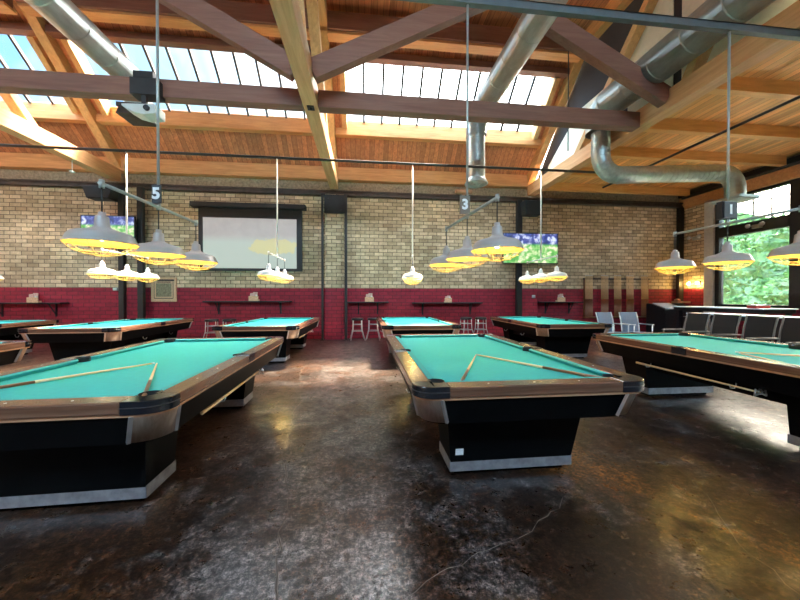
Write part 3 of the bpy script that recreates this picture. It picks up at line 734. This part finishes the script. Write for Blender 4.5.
def cue_to(tip, butt, lab):   # butt point fixes the direction only
    tip = Vector(tip); d = (tip-Vector(butt)).normalized(); place_cue(tip-d*1.47, d, lab)
zc = .772
def oncue(tip, toward, lab, tz=0):
    tip = Vector((*tip, .755+.0135+tz)); v = Vector((*toward, .755+.0175+tz))-tip; v.normalize()
    o = place_cue(tip-v*-1.25, -v, lab); o.scale = (.9, .9, .85)
oncue((1.115, 3.13), (.61, 2.03), 'cue lying towards the near left corner of the centre pool table')
oncue((1.13, 3.15), (1.74, 2.01), 'cue lying towards the near right corner of the centre pool table')
oncue((-1.83, 3.04), (-1.24, 1.93), 'cue lying towards the near right corner of the near left pool table')
oncue((-1.86, 3.06), (-2.36, 2.3), 'long pale cue running off the left of the near left pool table')
oncue((3.90, 2.94), (3.60, 2.27), 'cue lying nearer the long front rail of the right pool table')
oncue((3.93, 3.00), (4.29, 2.72), 'cue lying towards the far side of the right pool table')

# bridge sticks on hooks under the table sides
def make_bridge():
    e = empty('bridge_stick', (0, 0, 0)); L = 1.35
    m = MB(); m.tube([(0, 0, 0), (0, .5, 0), (0, L, 0)], .01, 8, radii=[.014, .012, .008]); m.build('shaft', M['maple'], e)
    m = MB(); m.tube([(-.06, L, -.03), (-.05, L, .03), (-.02, L, .005), (0, L, .045), (.02, L, .005), (.05, L, .03), (.06, L, -.03), (.02, L, -.01), (-.02, L, -.01), (-.06, L, -.03)], .008, 6); m.build('bridge_head', M['chrome'], e)
    return e
br0 = make_bridge()
for i, (k, sx, y, fl, lab) in enumerate((('A', 1, -.78, 1, 'bridge stick hung under the right side of the near left pool table'), ('C', -1, .68, -1, 'bridge stick hung along the side of the right pool table'), ('E', 1, -.78, 1, 'bridge stick hung under the right side of the table below the screen'))):
    o = br0 if i == 0 else copy_tree(br0)
    tx, ty, _ = TB[k].location; a = TB[k].rotation_euler[2]
    lx, ly = sx*(HW-.115), y
    o.location = (tx+lx*cos(a)-ly*sin(a), ty+lx*sin(a)+ly*cos(a), .487); o.rotation_euler = (0, 0, a if fl > 0 else a+pi); tag(o, lab, 'bridge stick')

# ---------------------------------------------------------------- hanging table lights
OUT = [(.232, 0), (.225, .008), (.214, .035), (.204, .060), (.188, .080), (.16, .091), (.11, .104), (.072, .119), (.056, .130), (.049, .140), (.044, .205), (.040, .216), (.026, .222), (.024, .25), (.0005, .255)]
INN = [(.229, .001), (.220, .010), (.209, .035), (.199, .058), (.183, .076), (.14, .090), (.08, .108), (.04, .116), (.0005, .118)]
def make_light(white=False):
    ms = M['shade_sunlit'] if white else M['shade']; mr = M['rod_white'] if white else M['rod']
    e = empty('table_light', (0, 0, 2.25))      # origin at the bar centre
    top = 2.35
    m = MB(); m.tube([(0, 0, 0), (0, 0, top-.0)], .013 if not white else .017, 8); m.build('drop_rod', mr, e)
    m = MB(); m.tube([(0, -.68, 0), (0, .68, 0)], .016, 8); m.tube([(0, 0, -.03), (0, 0, .05)], .02, 8)
    for y in (-.66, .66): m.tube([(0, y, -.035), (0, y, .03)], .019, 8)
    m.build('cross_bar', mr, e)
    for y in (-.66, 0, .66):
        m = MB(); m.lathe(OUT, 32, (0, y, -.475)); s = m.build('lamp_shade', ms, e)
        m = MB(); m.lathe(INN, 32, (0, y, -.475)); m.build('lining', M['inner'], s)
        m = MB(); m.ball((0, y, -.415), .038); m.tube([(0, y, -.39), (0, y, -.35)], .02, 8); m.build('bulb', M['bulb'], s)
        m = MB(); c0 = -.475
        for rr, z in ((.226, -.002), (.185, -.045), (.12, -.078), (.05, -.092)): m.tube([(rr*cos(2*pi*k/20), y+rr*sin(2*pi*k/20), c0+z) for k in range(20)], .003, 5, closed=True)
        for k in range(10):
            a = 2*pi*k/10; m.tube([(rr*cos(a), y+rr*sin(a), c0+z) for rr, z in ((.226, -.002), (.185, -.045), (.12, -.078), (.05, -.092))], .003, 5)
        m.build('wire_guard', M['guard'], s)
        m = MB(); m.tube([(0, y, -.225), (0, y, -.02)], .006, 6); m.build('cord', M['black'], s)
    return e
L0 = make_light(False); L1 = make_light(True)
def digit(txt, mat, parent, loc, size):
    cu = bpy.data.curves.new('numeral', 'FONT'); cu.body = txt; cu.size = size; cu.extrude = .003; cu.offset = .006; cu.align_x = 'CENTER'; cu.align_y = 'CENTER'
    o = bpy.data.objects.new('numeral', cu); C.objects.link(o)
    dg = bpy.context.evaluated_depsgraph_get(); me = bpy.data.meshes.new_from_object(o.evaluated_get(dg))
    bpy.data.objects.remove(o); n = bpy.data.objects.new('numeral', me); C.objects.link(n); me.materials.clear(); me.materials.append(mat)
    n.parent = parent; n.location = loc; n.rotation_euler = (pi/2, 0, 0); return n
near = [(-2.04, '5', 'sign', 'near row table light hanging over the left pool table with black number 5 plate'),
        (1.12, '3', 'sign_taupe', 'near row table light hanging over the centre pool table with number 3 plate'),
        (4.37, '1', 'sign', 'near row table light over the right pool table, in front of the window')]
for i, (x, d, sm, lab) in enumerate(near):
    o = L0 if i == 0 else copy_tree(L0, skip=('number_plate', 'numeral'))
    o.rotation_euler[2] = radians({'5': -2, '3': 5.5, '1': 0}[d]); o.location = (x, YF, 2.25); tag(o, lab, 'pendant lamp', 'three-shade table lights over the near tables')
    o_ = o
    if i == 0: first_near = o
for o in [x for x in bpy.data.objects if x.name.startswith('table_light') and x.parent is None and x.get('group', '').endswith('near tables')]:
    d, sm = {(-2.04): ('5', 'sign'), 1.12: ('3', 'sign_taupe'), 4.37: ('1', 'sign')}[round(o.location.x, 2)]
    m = MB(); z0, hh, ww = {'5': (.03, .18, .042), '3': (.01, .20, .058), '1': (.06, .19, .085)}[d]; m.box(-ww, ww, -.035, -.018, z0, z0+hh)
    if d == '1': m.box(-ww-.01, ww+.01, -.018, .05, z0-.01, z0+hh+.01)
    pl = m.build('number_plate', M[sm], o); pl.location.x = -.04 if d == '3' else 0; digit(d, M['sign_text'], pl, (0, -.037, z0+hh/2), .15)
far = [(-5.10, 'sunlit-white rear table light over the long left rear table, beside the small television', 2.33),
       (-1.97, 'sunlit-white rear table light hanging in front of the projection screen', 2.32),
       (1.12, 'sunlit-white rear table light over the rear centre pool table, shades aligned', 2.29),
       (4.33, 'pale rear table light hanging in front of the wide television', 2.34),
       (-8.42, 'sunlit-white rear table light at the far left edge of the photo', 2.30)]
for i, (x, lab, z) in enumerate(far):
    o = L1 if i == 0 else copy_tree(L1)
    o.rotation_euler[2] = radians(-8.7 if i == 2 else 0); o.location = (x, YG, z-.05); tag(o, lab, 'pendant lamp', 'three-shade sunlit-white table lights over the rear tables')
    # short coupling so that the rod meets the pipe
for o in list(bpy.data.objects):
    if o.name.startswith('drop_rod') and o.parent and o.parent.get('group', '').endswith('rear tables'):
        o.scale = (1, 1, (ZG-.0-o.parent.location.z)/2.35)

# ---------------------------------------------------------------- back wall fittings
def wbox(x0, x1, z0, z1, th, off=0): m = MB(); m.box(x0, x1, W-off-th, W-off, z0, z1); return m
# projection screen
e = empty('projection_screen', (-3.62, W-.1, 2.2), label='large pale projection screen in black frame on the brick wall', cat='projection screen')
m = MB(); m.box(-5.10, -2.0, W-.10, W-.005, 2.18, 2.26); m.box(-5.10, -4.98, W-.10, W-.005, 2.26, 4.12); m.box(-2.16, -2.0, W-.10, W-.005, 2.26, 4.12); m.box(-4.98, -2.16, W-.10, W-.005, 3.83, 4.12); put(m.build('frame', M['black']), e)
m = MB(); m.box(-5.28, -1.86, W-.26, W-.005, 4.12, 4.27); put(m.build('screen_housing', M['black'], bevel=.02), e)
m = MB(); m.box(-4.98, -2.16, W-.07, W-.06, 2.26, 3.83); put(m.build('screen_surface', M['proj']), e)
# televisions
def tv(x0, x1, z0, z1, y, rot, lab):
    e = empty('television', ((x0+x1)/2, y, z0), rot, label=lab, cat='television')
    w = (x1-x0)/2; h = z1-z0
    m = MB(); m.box(-w, w, -.03, .04, 0, h); m.build('bezel', M['black'], e, bevel=.006)
    m = MB(); m.box(-w+.025, w-.025, -.034, -.030, .025, h-.025); m.build('screen', M['tv'], e)
    m = MB(); m.box(-.12, .12, .04, .12 if rot == 0 else .20, h*.35, h*.65); m.build('wall_bracket', M['black'], e)
tv(-8.05, -6.62, 2.95, 3.70, W-.50, 0, 'small wall television behind the left lamps, half hidden')
tv(4.52, 6.42, 2.47, 3.48, W-.46, radians(-2), 'wide wall television showing a green sports field')
# speakers
def spk(x, z, w, h, lab, prof):
    e = empty('loudspeaker', (x, W-.62, z), label=lab, cat='speaker')
    m = MB(); m.prism([(-w/2, h), (w/2, h), (w/2-prof, 0), (-w/2+prof, 0)], -.16, .16, axes='xz'); m.build('cabinet', M['black'], e, bevel=.015)
    m = MB(); m.box(-.05, .05, .16, .37 if x > 0 else .61, h*.3, h*.7); m.build('bracket', M['black'], e)
spk(-7.42, 4.12, .80, .34, 'black wedge wall speaker above the small television', .12)
spk(5.42, 4.02, .62, .46, 'black wall speaker above the wide television', .05)
# drink shelves with card holders
def shelf(x0, x1, z, lab):
    e = empty('drink_shelf', ((x0+x1)/2, W-.15, z), label=lab, cat='shelf')
    w = (x1-x0)/2
    m = MB(); m.box(-w, w, -.15, .148, -.04, 0); m.build('board', M['black'], e, bevel=.005)
    n = max(2, round((x1-x0)/1.1))
    for k in range(n):
        x = -w+.35+(2*w-.7)*k/(n-1)
        m = MB(); m.box(x-.02, x+.02, .12, .148, -.42, -.04); m.bar((x, .135, -.38), (x, -.09, -.05), .02, .02); m.box(x-.02, x+.02, -.12, .14, -.055, -.04); m.build('bracket', M['black'], e)
shelf(-10.9, -8.78, 1.20, 'dark wall shelf at the far left of the red wall')
shelf(-4.9, -2.32, 1.24, 'dark wall shelf under the projection screen')
shelf(-.56, .76, 1.21, 'short dark wall shelf above the two left bar stools')
shelf(1.56, 3.9, 1.18, 'dark wall shelf above the two right bar stools')
shelf(5.92, 7.5, 1.20, 'dark wall shelf between the right pier and the cue rack')
def holder(x, z, lab, s=.72):
    e = empty('menu_holder', (x, W-.14, z), label=lab, cat='menu holder')
    m = MB(); m.box(-.20*s, .20*s, -.06, .06, 0, .05); m.box(-.20*s, .20*s, -.06, -.045, .05, .15); m.build('tray', M['poster_frame'], e)
    m = MB(); m.box(-.15*s, .0, -.03, -.015, .05, .34*s); m.box(-.04*s, .14*s, .0, .015, .05, .38*s); m.build('menu_card', M['pinkcard'], e)
    m = MB(); m.ball((.10*s, -.02, .16), .035); m.build('shaker', M['white'], e)
holder(-9.6, 1.20, 'menu card holder on the far left wall shelf')
holder(-3.45, 1.24, 'pink menu card holder on the shelf under the projection screen')
holder(.14, 1.21, 'pink menu card holder on the shelf right of the middle pier')
holder(2.75, 1.18, 'low menu card holder on the shelf behind the centre tables', .6)
holder(6.75, 1.20, 'pink and black menu card holder on the shelf beside the cue rack')
# poster
e = empty('framed_poster', (-6.13, W-.05, 1.22), label='square framed poster with tan border on the wall left of the screen', cat='poster')
m = MB(); m.box(-.36, .36, .0, .04, 0, .74); m.build('border', M['poster_frame'], e)
m = MB(); m.box(-.22, .22, -.006, 0, .15, .56); m.build('picture', M['poster'], e)
m = MB()
for x in (-.27, .27):
    m.box(x-.006, x+.006, -.006, 0, .10, .62)
m.box(-.27, .27, -.006, 0, .09, .11); m.box(-.30, .30, -.006, 0, .63, .68); m.box(-.2, .2, -.006, 0, .585, .61); m.build('border_lines', M['black'], e)
m = MB(); m.box(-.06, .06, -.02, .03, 0, .08); o = m.build('thermostat_box', M['white']); o.location = (-7.5, W-.031, 1.56); tag(o, 'small white box on the red wall right of the far left shelf', 'wall box')
m = MB(); m.box(-.05, .05, -.02, .02, -.05, .05); m.ball((0, -.03, 0), .035); o = m.build('wall_socket', M['white']); o.location = (5.70, W-.262, 1.38); tag(o, 'small white fitting on the red pier beside the right shelf', 'wall fitting')
# cream junction box on wall beam
m = MB(); m.tube([(-.28, 0, 0), (.28, 0, 0)], .07, 12); m.box(-.05, .05, -.02, .02, -.5, -.05); o = m.build('alarm_horn', M['bead']); o.location = (3.25, W-.24, 4.85); o.rotation_euler = (0, 0, 0); tag(o, 'small tan cylinder fitting on the wall beam below the middle duct outlet', 'wall fitting')

# cue rack
e = empty('cue_rack', (8.95, W-.06, .66), label='wall cue rack with dark top rail and foot rail', cat='cue rack')
m = MB(); m.box(7.68, 10.22, W-.07, W-.005, 1.98, 2.03); put(m.build('top_rail', M['steel_brown']), e)
m = MB(); m.box(7.68, 10.22, W-.12, W-.005, .62, .66); put(m.build('foot_rail', M['butt']), e)
for x in (7.72, 10.18):
    m = MB(); m.box(x-.02, x+.02, W-.05, W-.005, .66, 1.98); put(m.build('side_rail', M['butt']), e)
for x0 in (7.86, 8.46, 8.96, 9.44, 10.02):
    for k in range(7):
        o = place_cue((x0+(k-3)*.041, W-.095, .665), (0, .015, 1), 'wooden cue standing in the wall cue rack', 'cues in the wall rack'); o.scale = (1.2, 1.2, 1)

# bar stools
def make_stool():
    e = empty('bar_stool', (0, 0, 0)); zs = .68
    m = MB(); m.lathe([(.0005, zs-.05), (.17, zs-.05), (.19, zs-.03), (.19, zs), (.17, zs+.02), (.0005, zs+.025)], 20); m.build('seat', M['seat'], e)
    for sx in (-1, 1):
        for sy in (-1, 1):
            m = MB(); m.tube([(sx*.13, sy*.12, zs-.05), (sx*.14, sy*.13, .34), (sx*.22, sy*.20, .012)], .013, 8); m.build('leg', M['stool_leg'], e)
    for z, a, b_, nm_ in ((.50, .135, .125, 'seat_brace'), (.30, .155, .143, 'foot_ring')):
        m = MB(); m.tube([(-a, -b_, z), (a, -b_, z), (a, b_, z), (-a, b_, z)], .011, 6, closed=True); m.build(nm_, M['stool_leg'], e)
    return e
st0 = make_stool()
for i, (x, y, r, lab) in enumerate(((-.24, 10.15, .1, 'bar stool nearest the middle pier, left of its pair'), (.26, 10.15, -.1, 'second bar stool from the middle pier, beside the rear table'), (3.28, 10.15, .2, 'bar stool right of the rear centre table, left of its pair'), (3.78, 10.15, 0, 'bar stool right of the rear centre table, right of its pair'),
        (-4.55, 10.1, .2, 'bar stool behind the rear table below the screen, left one'), (-4.05, 10.1, .1, 'bar stool behind the rear table below the screen, right one'))):
    o = st0 if i == 0 else copy_tree(st0); o.location = (x, y, 0); o.rotation_euler = (0, 0, r); tag(o, lab, 'bar stool', 'bar stools along the back wall')

# ---------------------------------------------------------------- lounge chairs
def make_chair(fab, frame):
    e = empty('arm_chair', (0, 0, 0))   # faces -Y
    m = MB(); w = .20
    prof = [(.20, .40), (.215, .55), (.25, .78), (.31, 1.02), (.345, 1.01), (.29, .77), (.25, .55), (.24, .40)]
    m.prism(prof, -w, w, axes='yz'); m.build('backrest', fab, e, bevel=.01)
    m = MB(); m.prism([(-.26, .44), (.22, .40), (.22, .34), (-.26, .38)], -w, w, axes='yz'); m.build('seat', fab, e, bevel=.015)
    for s in (-1, 1):
        x = s*.222
        m = MB(); m.tube([(x, .33, 1.02), (x, .262, .80), (x, .222, .56), (x, .205, .40), (x, .20, .36)], .014, 8)
        m.tube([(x, -.24, .65), (x, -.24, .40), (x, -.26, .014), (x, .30, .014), (x, .20, .38), (x, .225, .62)], .014, 8); m.build('side_frame', frame, e)
        m = MB(); m.box(x-.026, x+.026, -.28, .21, .645, .675); m.build('armrest', frame, e, bevel=.012)
    return e
M['chair_frame'] = simple('grey_chair_frame', (.20, .19, .18), .5, .3)
ch = make_chair(M['mesh'], M['chair_frame'])
for i, (x, y, lab) in enumerate(((6.62, 5.98, 'black sling arm chair farthest in the row beside the window'), (6.64, 5.46, 'second black sling arm chair from the far end of the row'), (6.66, 4.93, 'middle black sling arm chair of the row'), (6.66, 4.41, 'fourth black sling arm chair from the far end of the row'), (6.66, 3.89, 'black sling arm chair nearest the camera at the right edge'))):
    o = ch if i == 0 else copy_tree(ch); o.location = (x, y, 0); o.rotation_euler = (0, 0, -pi/2); tag(o, lab, 'arm chair', 'black sling chairs facing the pool tables')
ch2 = make_chair(M['bluegrey'], M['chrome'])
for i, (x, y, r, lab) in enumerate(((6.95, 8.30, .12, 'blue grey arm chair, left of the pair before the cue rack'), (7.62, 8.25, -.05, 'blue grey arm chair, right of the pair before the cue rack'))):
    o = ch2 if i == 0 else copy_tree(ch2); o.location = (x, y, 0); o.rotation_euler = (0, 0, r); o.scale = (1.18, 1, .9); tag(o, lab, 'arm chair', 'blue grey chairs before the cue rack')

# long pale tables by the window
def long_table(x, y, lx, ly, h, rz, lab):
    e = empty('long_table', (x, y, 0), rz, label=lab, cat='table')
    m = MB(); m.box(-lx/2, lx/2, -ly/2, ly/2, h-.03, h); m.build('tabletop', M['blue_top'], e, bevel=.01)
    m = MB(); m.box(-lx/2+.03, lx/2-.03, -ly/2+.03, ly/2-.03, h-.12, h-.03); m.build('apron', M['table_edge'], e)
    for sx in (-1, 1):
        for sy in (-1, 1):
            m = MB(); m.box(sx*(lx/2-.1)-.04, sx*(lx/2-.1)+.04, sy*(ly/2-.12)-.04, sy*(ly/2-.12)+.04, 0, h-.12); m.build('leg', M['table_edge'], e)
long_table(9.9, 7.75, .95, 2.3, 1.08, 0, 'high table with glossy pale blue top by the first window')
long_table(10.2, 4.6, .95, 2.6, 1.08, 0, 'high table with glossy pale blue top at the right edge of the photo')
long_table(8.5, 6.35, .75, 1.9, .96, 0, 'lower table with pale glossy top behind the row of black chairs')
e = empty('snack_box', (9.75, 6.95, 1.081), label='small red and white box on the high pale blue table', cat='box')
m = MB(); m.box(-.2, .2, -.1, .1, 0, .06); m.build('body', M['red'], e); m = MB(); m.box(-.2, .2, -.1, .1, .06, .09); m.build('lid', M['sticker'], e)
# dark cabinet in the corner
e = empty('game_cabinet', (10.55, 9.95, 0), label='black cabinet with blue glossy slanted top in the far right corner', cat='cabinet')
m = MB(); m.prism([(-.32, .01), (.40, .01), (.40, 1.14), (.22, 1.14), (-.32, .96)], -.62, .62, axes='yz'); m.build('body', M['seat'], e, bevel=.02)
m = MB(); m.prism([(-.30, .975), (.20, 1.14), (.20, 1.155), (-.30, .99)], -.56, .10, axes='yz'); m.build('glossy_panel', M['blue_top'], e)
for s in (-1, 1):
    m = MB(); m.box(min(s*.03, s*.58), max(s*.03, s*.58), -.335, -.32, .08, .88); d_ = m.build('door', M['table_edge'], e)
    m = MB(); m.box(s*.10-.06, s*.10+.06, -.35, -.335, .70, .715); m.build('handle', M['chrome'], d_)
m = MB(); m.box(-.24, .24, -.12, .12, 0, .07); m.ball((-.14, 0, .1), .09, sz=.6); o = m.build('tan_cushion', M['tan']); o.location = (11.0, 10.02, 1.15); o.location.x = 10.95; tag(o, 'small tan cushion lying on top of the black corner cabinet', 'cushion')
# emergency lights and small corner lamps
def emerg(y, z, lab, n=1):
    e = empty('emergency_light', (XR0-.06, y, z), label=lab, cat='emergency light')
    m = MB(); m.box(-.04, .05 if n else .03, -.12, .12, -.06, .06); m.build('case', M['rod'], e, bevel=.01)
    for s in (-1, 1):
        m = MB(); m.lathe([(.0005, .05), (.05, .04), (.065, 0), (.06, -.02), (.0005, -.02)], 14); o = m.build('lamp_head', M['chrome'], e); o.location = (-.09, s*.17, .03); o.rotation_euler = (0, -pi/2+.3, 0)
        m = MB(); m.tube([(-.06, s*.17, .03), (0, s*.10, .02)], .015, 6); m.build('arm', M['rod'], e)
emerg(10.0, 3.42, 'twin headed emergency light on the brick strip in the right corner')
emerg(8.25, 3.45, 'twin headed emergency light on the dark window transom')
for y, lab in ((10.22, 'small glowing amber wall lamp on the right brick strip, left one'), (9.92, 'small glowing amber wall lamp on the right brick strip, right one')):
    e = empty('wall_lamp', (XR0-.07, y, 1.84), label=lab, cat='wall lamp'); m = MB(); m.box(.02, .07, -.03, .03, -.03, .06); m.build('mount', M['pipe'], e)
    m = MB(); m.ball((-.02, 0, 0), .05); m.build('globe', M['bulb'], e)

e = empty('fire_sprinkler', (XL, 8.9, 4.5), label='tiny white sprinkler under the left roof truss', cat='sprinkler')
m = MB(); m.tube([(0, 0, .02), (0, 0, .28)], .012, 6); m.build('stem', M['rod_white'], e)
m = MB(); m.lathe([(.001, -.02), (.06, -.01), (.05, .02), (.012, .03)], 12); m.build('deflector', M['white'], e)

# ---------------------------------------------------------------- light
sun_dir = Vector((.30, .42, 1.0)).normalized()
sl = bpy.data.lights.new('sun', 'SUN'); sl.energy = 20; sl.angle = radians(6); sl.color = (1, .82, .56)
so = bpy.data.objects.new('sun', sl); C.objects.link(so); so.rotation_mode = 'QUATERNION'; so.rotation_quaternion = sun_dir.to_track_quat('Z', 'Y'); so.location = (5, 8, 20)
def portal(x0, x1, pa, pb, nm):     # daylight portals in the roof openings
    l = bpy.data.lights.new(nm, 'AREA'); l.shape = 'RECTANGLE'; l.size = x1-x0
    a = Vector(pa); b_ = Vector(pb); l.size_y = (b_-a).length; l.cycles.is_portal = True
    o = bpy.data.objects.new(nm, l); C.objects.link(o); mid = (a+b_)/2; o.location = ((x0+x1)/2, mid.y, mid.z)
    d = (b_-a).normalized(); n = Vector((1, 0, 0)).cross(d)
    if n.z > 0: n = -n
    ex = Vector((1, 0, 0)); ez = -n; ey = ez.cross(ex); o.rotation_mode = 'QUATERNION'; o.rotation_quaternion = Matrix((ex, ey, ez)).transposed().to_quaternion()
for xa, xb in sky_x:
    portal(xa, xb, (0, YS0, rz_(YS0)+.2), (0, YS1, rz_(YS1)+.2), 'skylight_portal')
    portal(xa, xb, (0, mir(YS0), rz_(YS0)+.2), (0, mir(YS1), rz_(YS1)+.2), 'skylight_portal')
def vportal(c, sx, sy, nrm, nm):
    l = bpy.data.lights.new(nm, 'AREA'); l.shape = 'RECTANGLE'; l.size = sx; l.size_y = sy; l.cycles.is_portal = True
    o = bpy.data.objects.new(nm, l); C.objects.link(o); o.location = c; o.rotation_mode = 'QUATERNION'; o.rotation_quaternion = (-Vector(nrm)).to_track_quat('Z', 'Y')
vportal((XR0+.35, 2.46, 3.0), 14, 4.0, (-1, 0, 0), 'window_portal')

w = bpy.data.worlds.new('sky'); S.world = w; w.use_nodes = True; nt = w.node_tree; nt.nodes.clear()
bg = nt.nodes.new('ShaderNodeBackground'); out = nt.nodes.new('ShaderNodeOutputWorld'); nt.links.new(bg.outputs[0], out.inputs[0])
tc = nt.nodes.new('ShaderNodeTexCoord')
dt = N(nt, 'ShaderNodeVectorMath', operation='DOT_PRODUCT'); nt.links.new(tc.outputs['Generated'], dt.inputs[0]); dt.inputs[1].default_value = Vector((.55, .62, .55)).normalized()
glow = ramp(nt, dt.outputs['Value'], [(.30, (.16, .33, .54)), (.57, (.29, .45, .58)), (.80, (1.6, 1.7, 1.8)), (.95, (4.6, 4.6, 4.5))])
nn = noise(nt, 3.5, 5, .6, tc.outputs['Generated'], .3)
cl = ramp(nt, nn.outputs[0], [(.48, (0, 0, 0)), (.68, (.6, .6, .6))])
col = mixc(nt, cl.outputs[0], glow.outputs[0], (.66, .72, .78))
# unseen sky overhead and behind the camera, boosted to light the interior
sp = nt.nodes.new('ShaderNodeSeparateXYZ'); nt.links.new(tc.outputs['Generated'], sp.inputs[0])
bk = ramp(nt, sp.outputs[1], [(.0, (25, 21.5, 18)), (.35, (17, 14.8, 12.4)), (.62, (1.0, 1.0, 1.0))])
ea = ramp(nt, sp.outputs[0], [(.55, (1, 1, 1)), (.85, (.40, .40, .42))])
nt.links.new(mixc(nt, 1.0, mixc(nt, 1.0, col, bk.outputs[0], 'MULTIPLY'), ea.outputs[0], 'MULTIPLY'), bg.inputs[0]); bg.inputs[1].default_value = 1.0

# ---------------------------------------------------------------- camera
cam = bpy.data.cameras.new('camera'); co = bpy.data.objects.new('camera', cam); C.objects.link(co); S.camera = co
cam.sensor_width = 36; cam.lens = 36*319.8/800; cam.clip_start = .05; cam.clip_end = 200
co.location = (0, 0, 1.354); co.rotation_euler = (radians(90-.498), 0, radians(-6.245))
S.view_settings.view_transform = 'Standard'; S.view_settings.look = 'None'; S.view_settings.exposure = 1.65; S.view_settings.gamma = 1
S.cycles.max_bounces = 8; S.cycles.diffuse_bounces = 5; S.cycles.transparent_max_bounces = 12
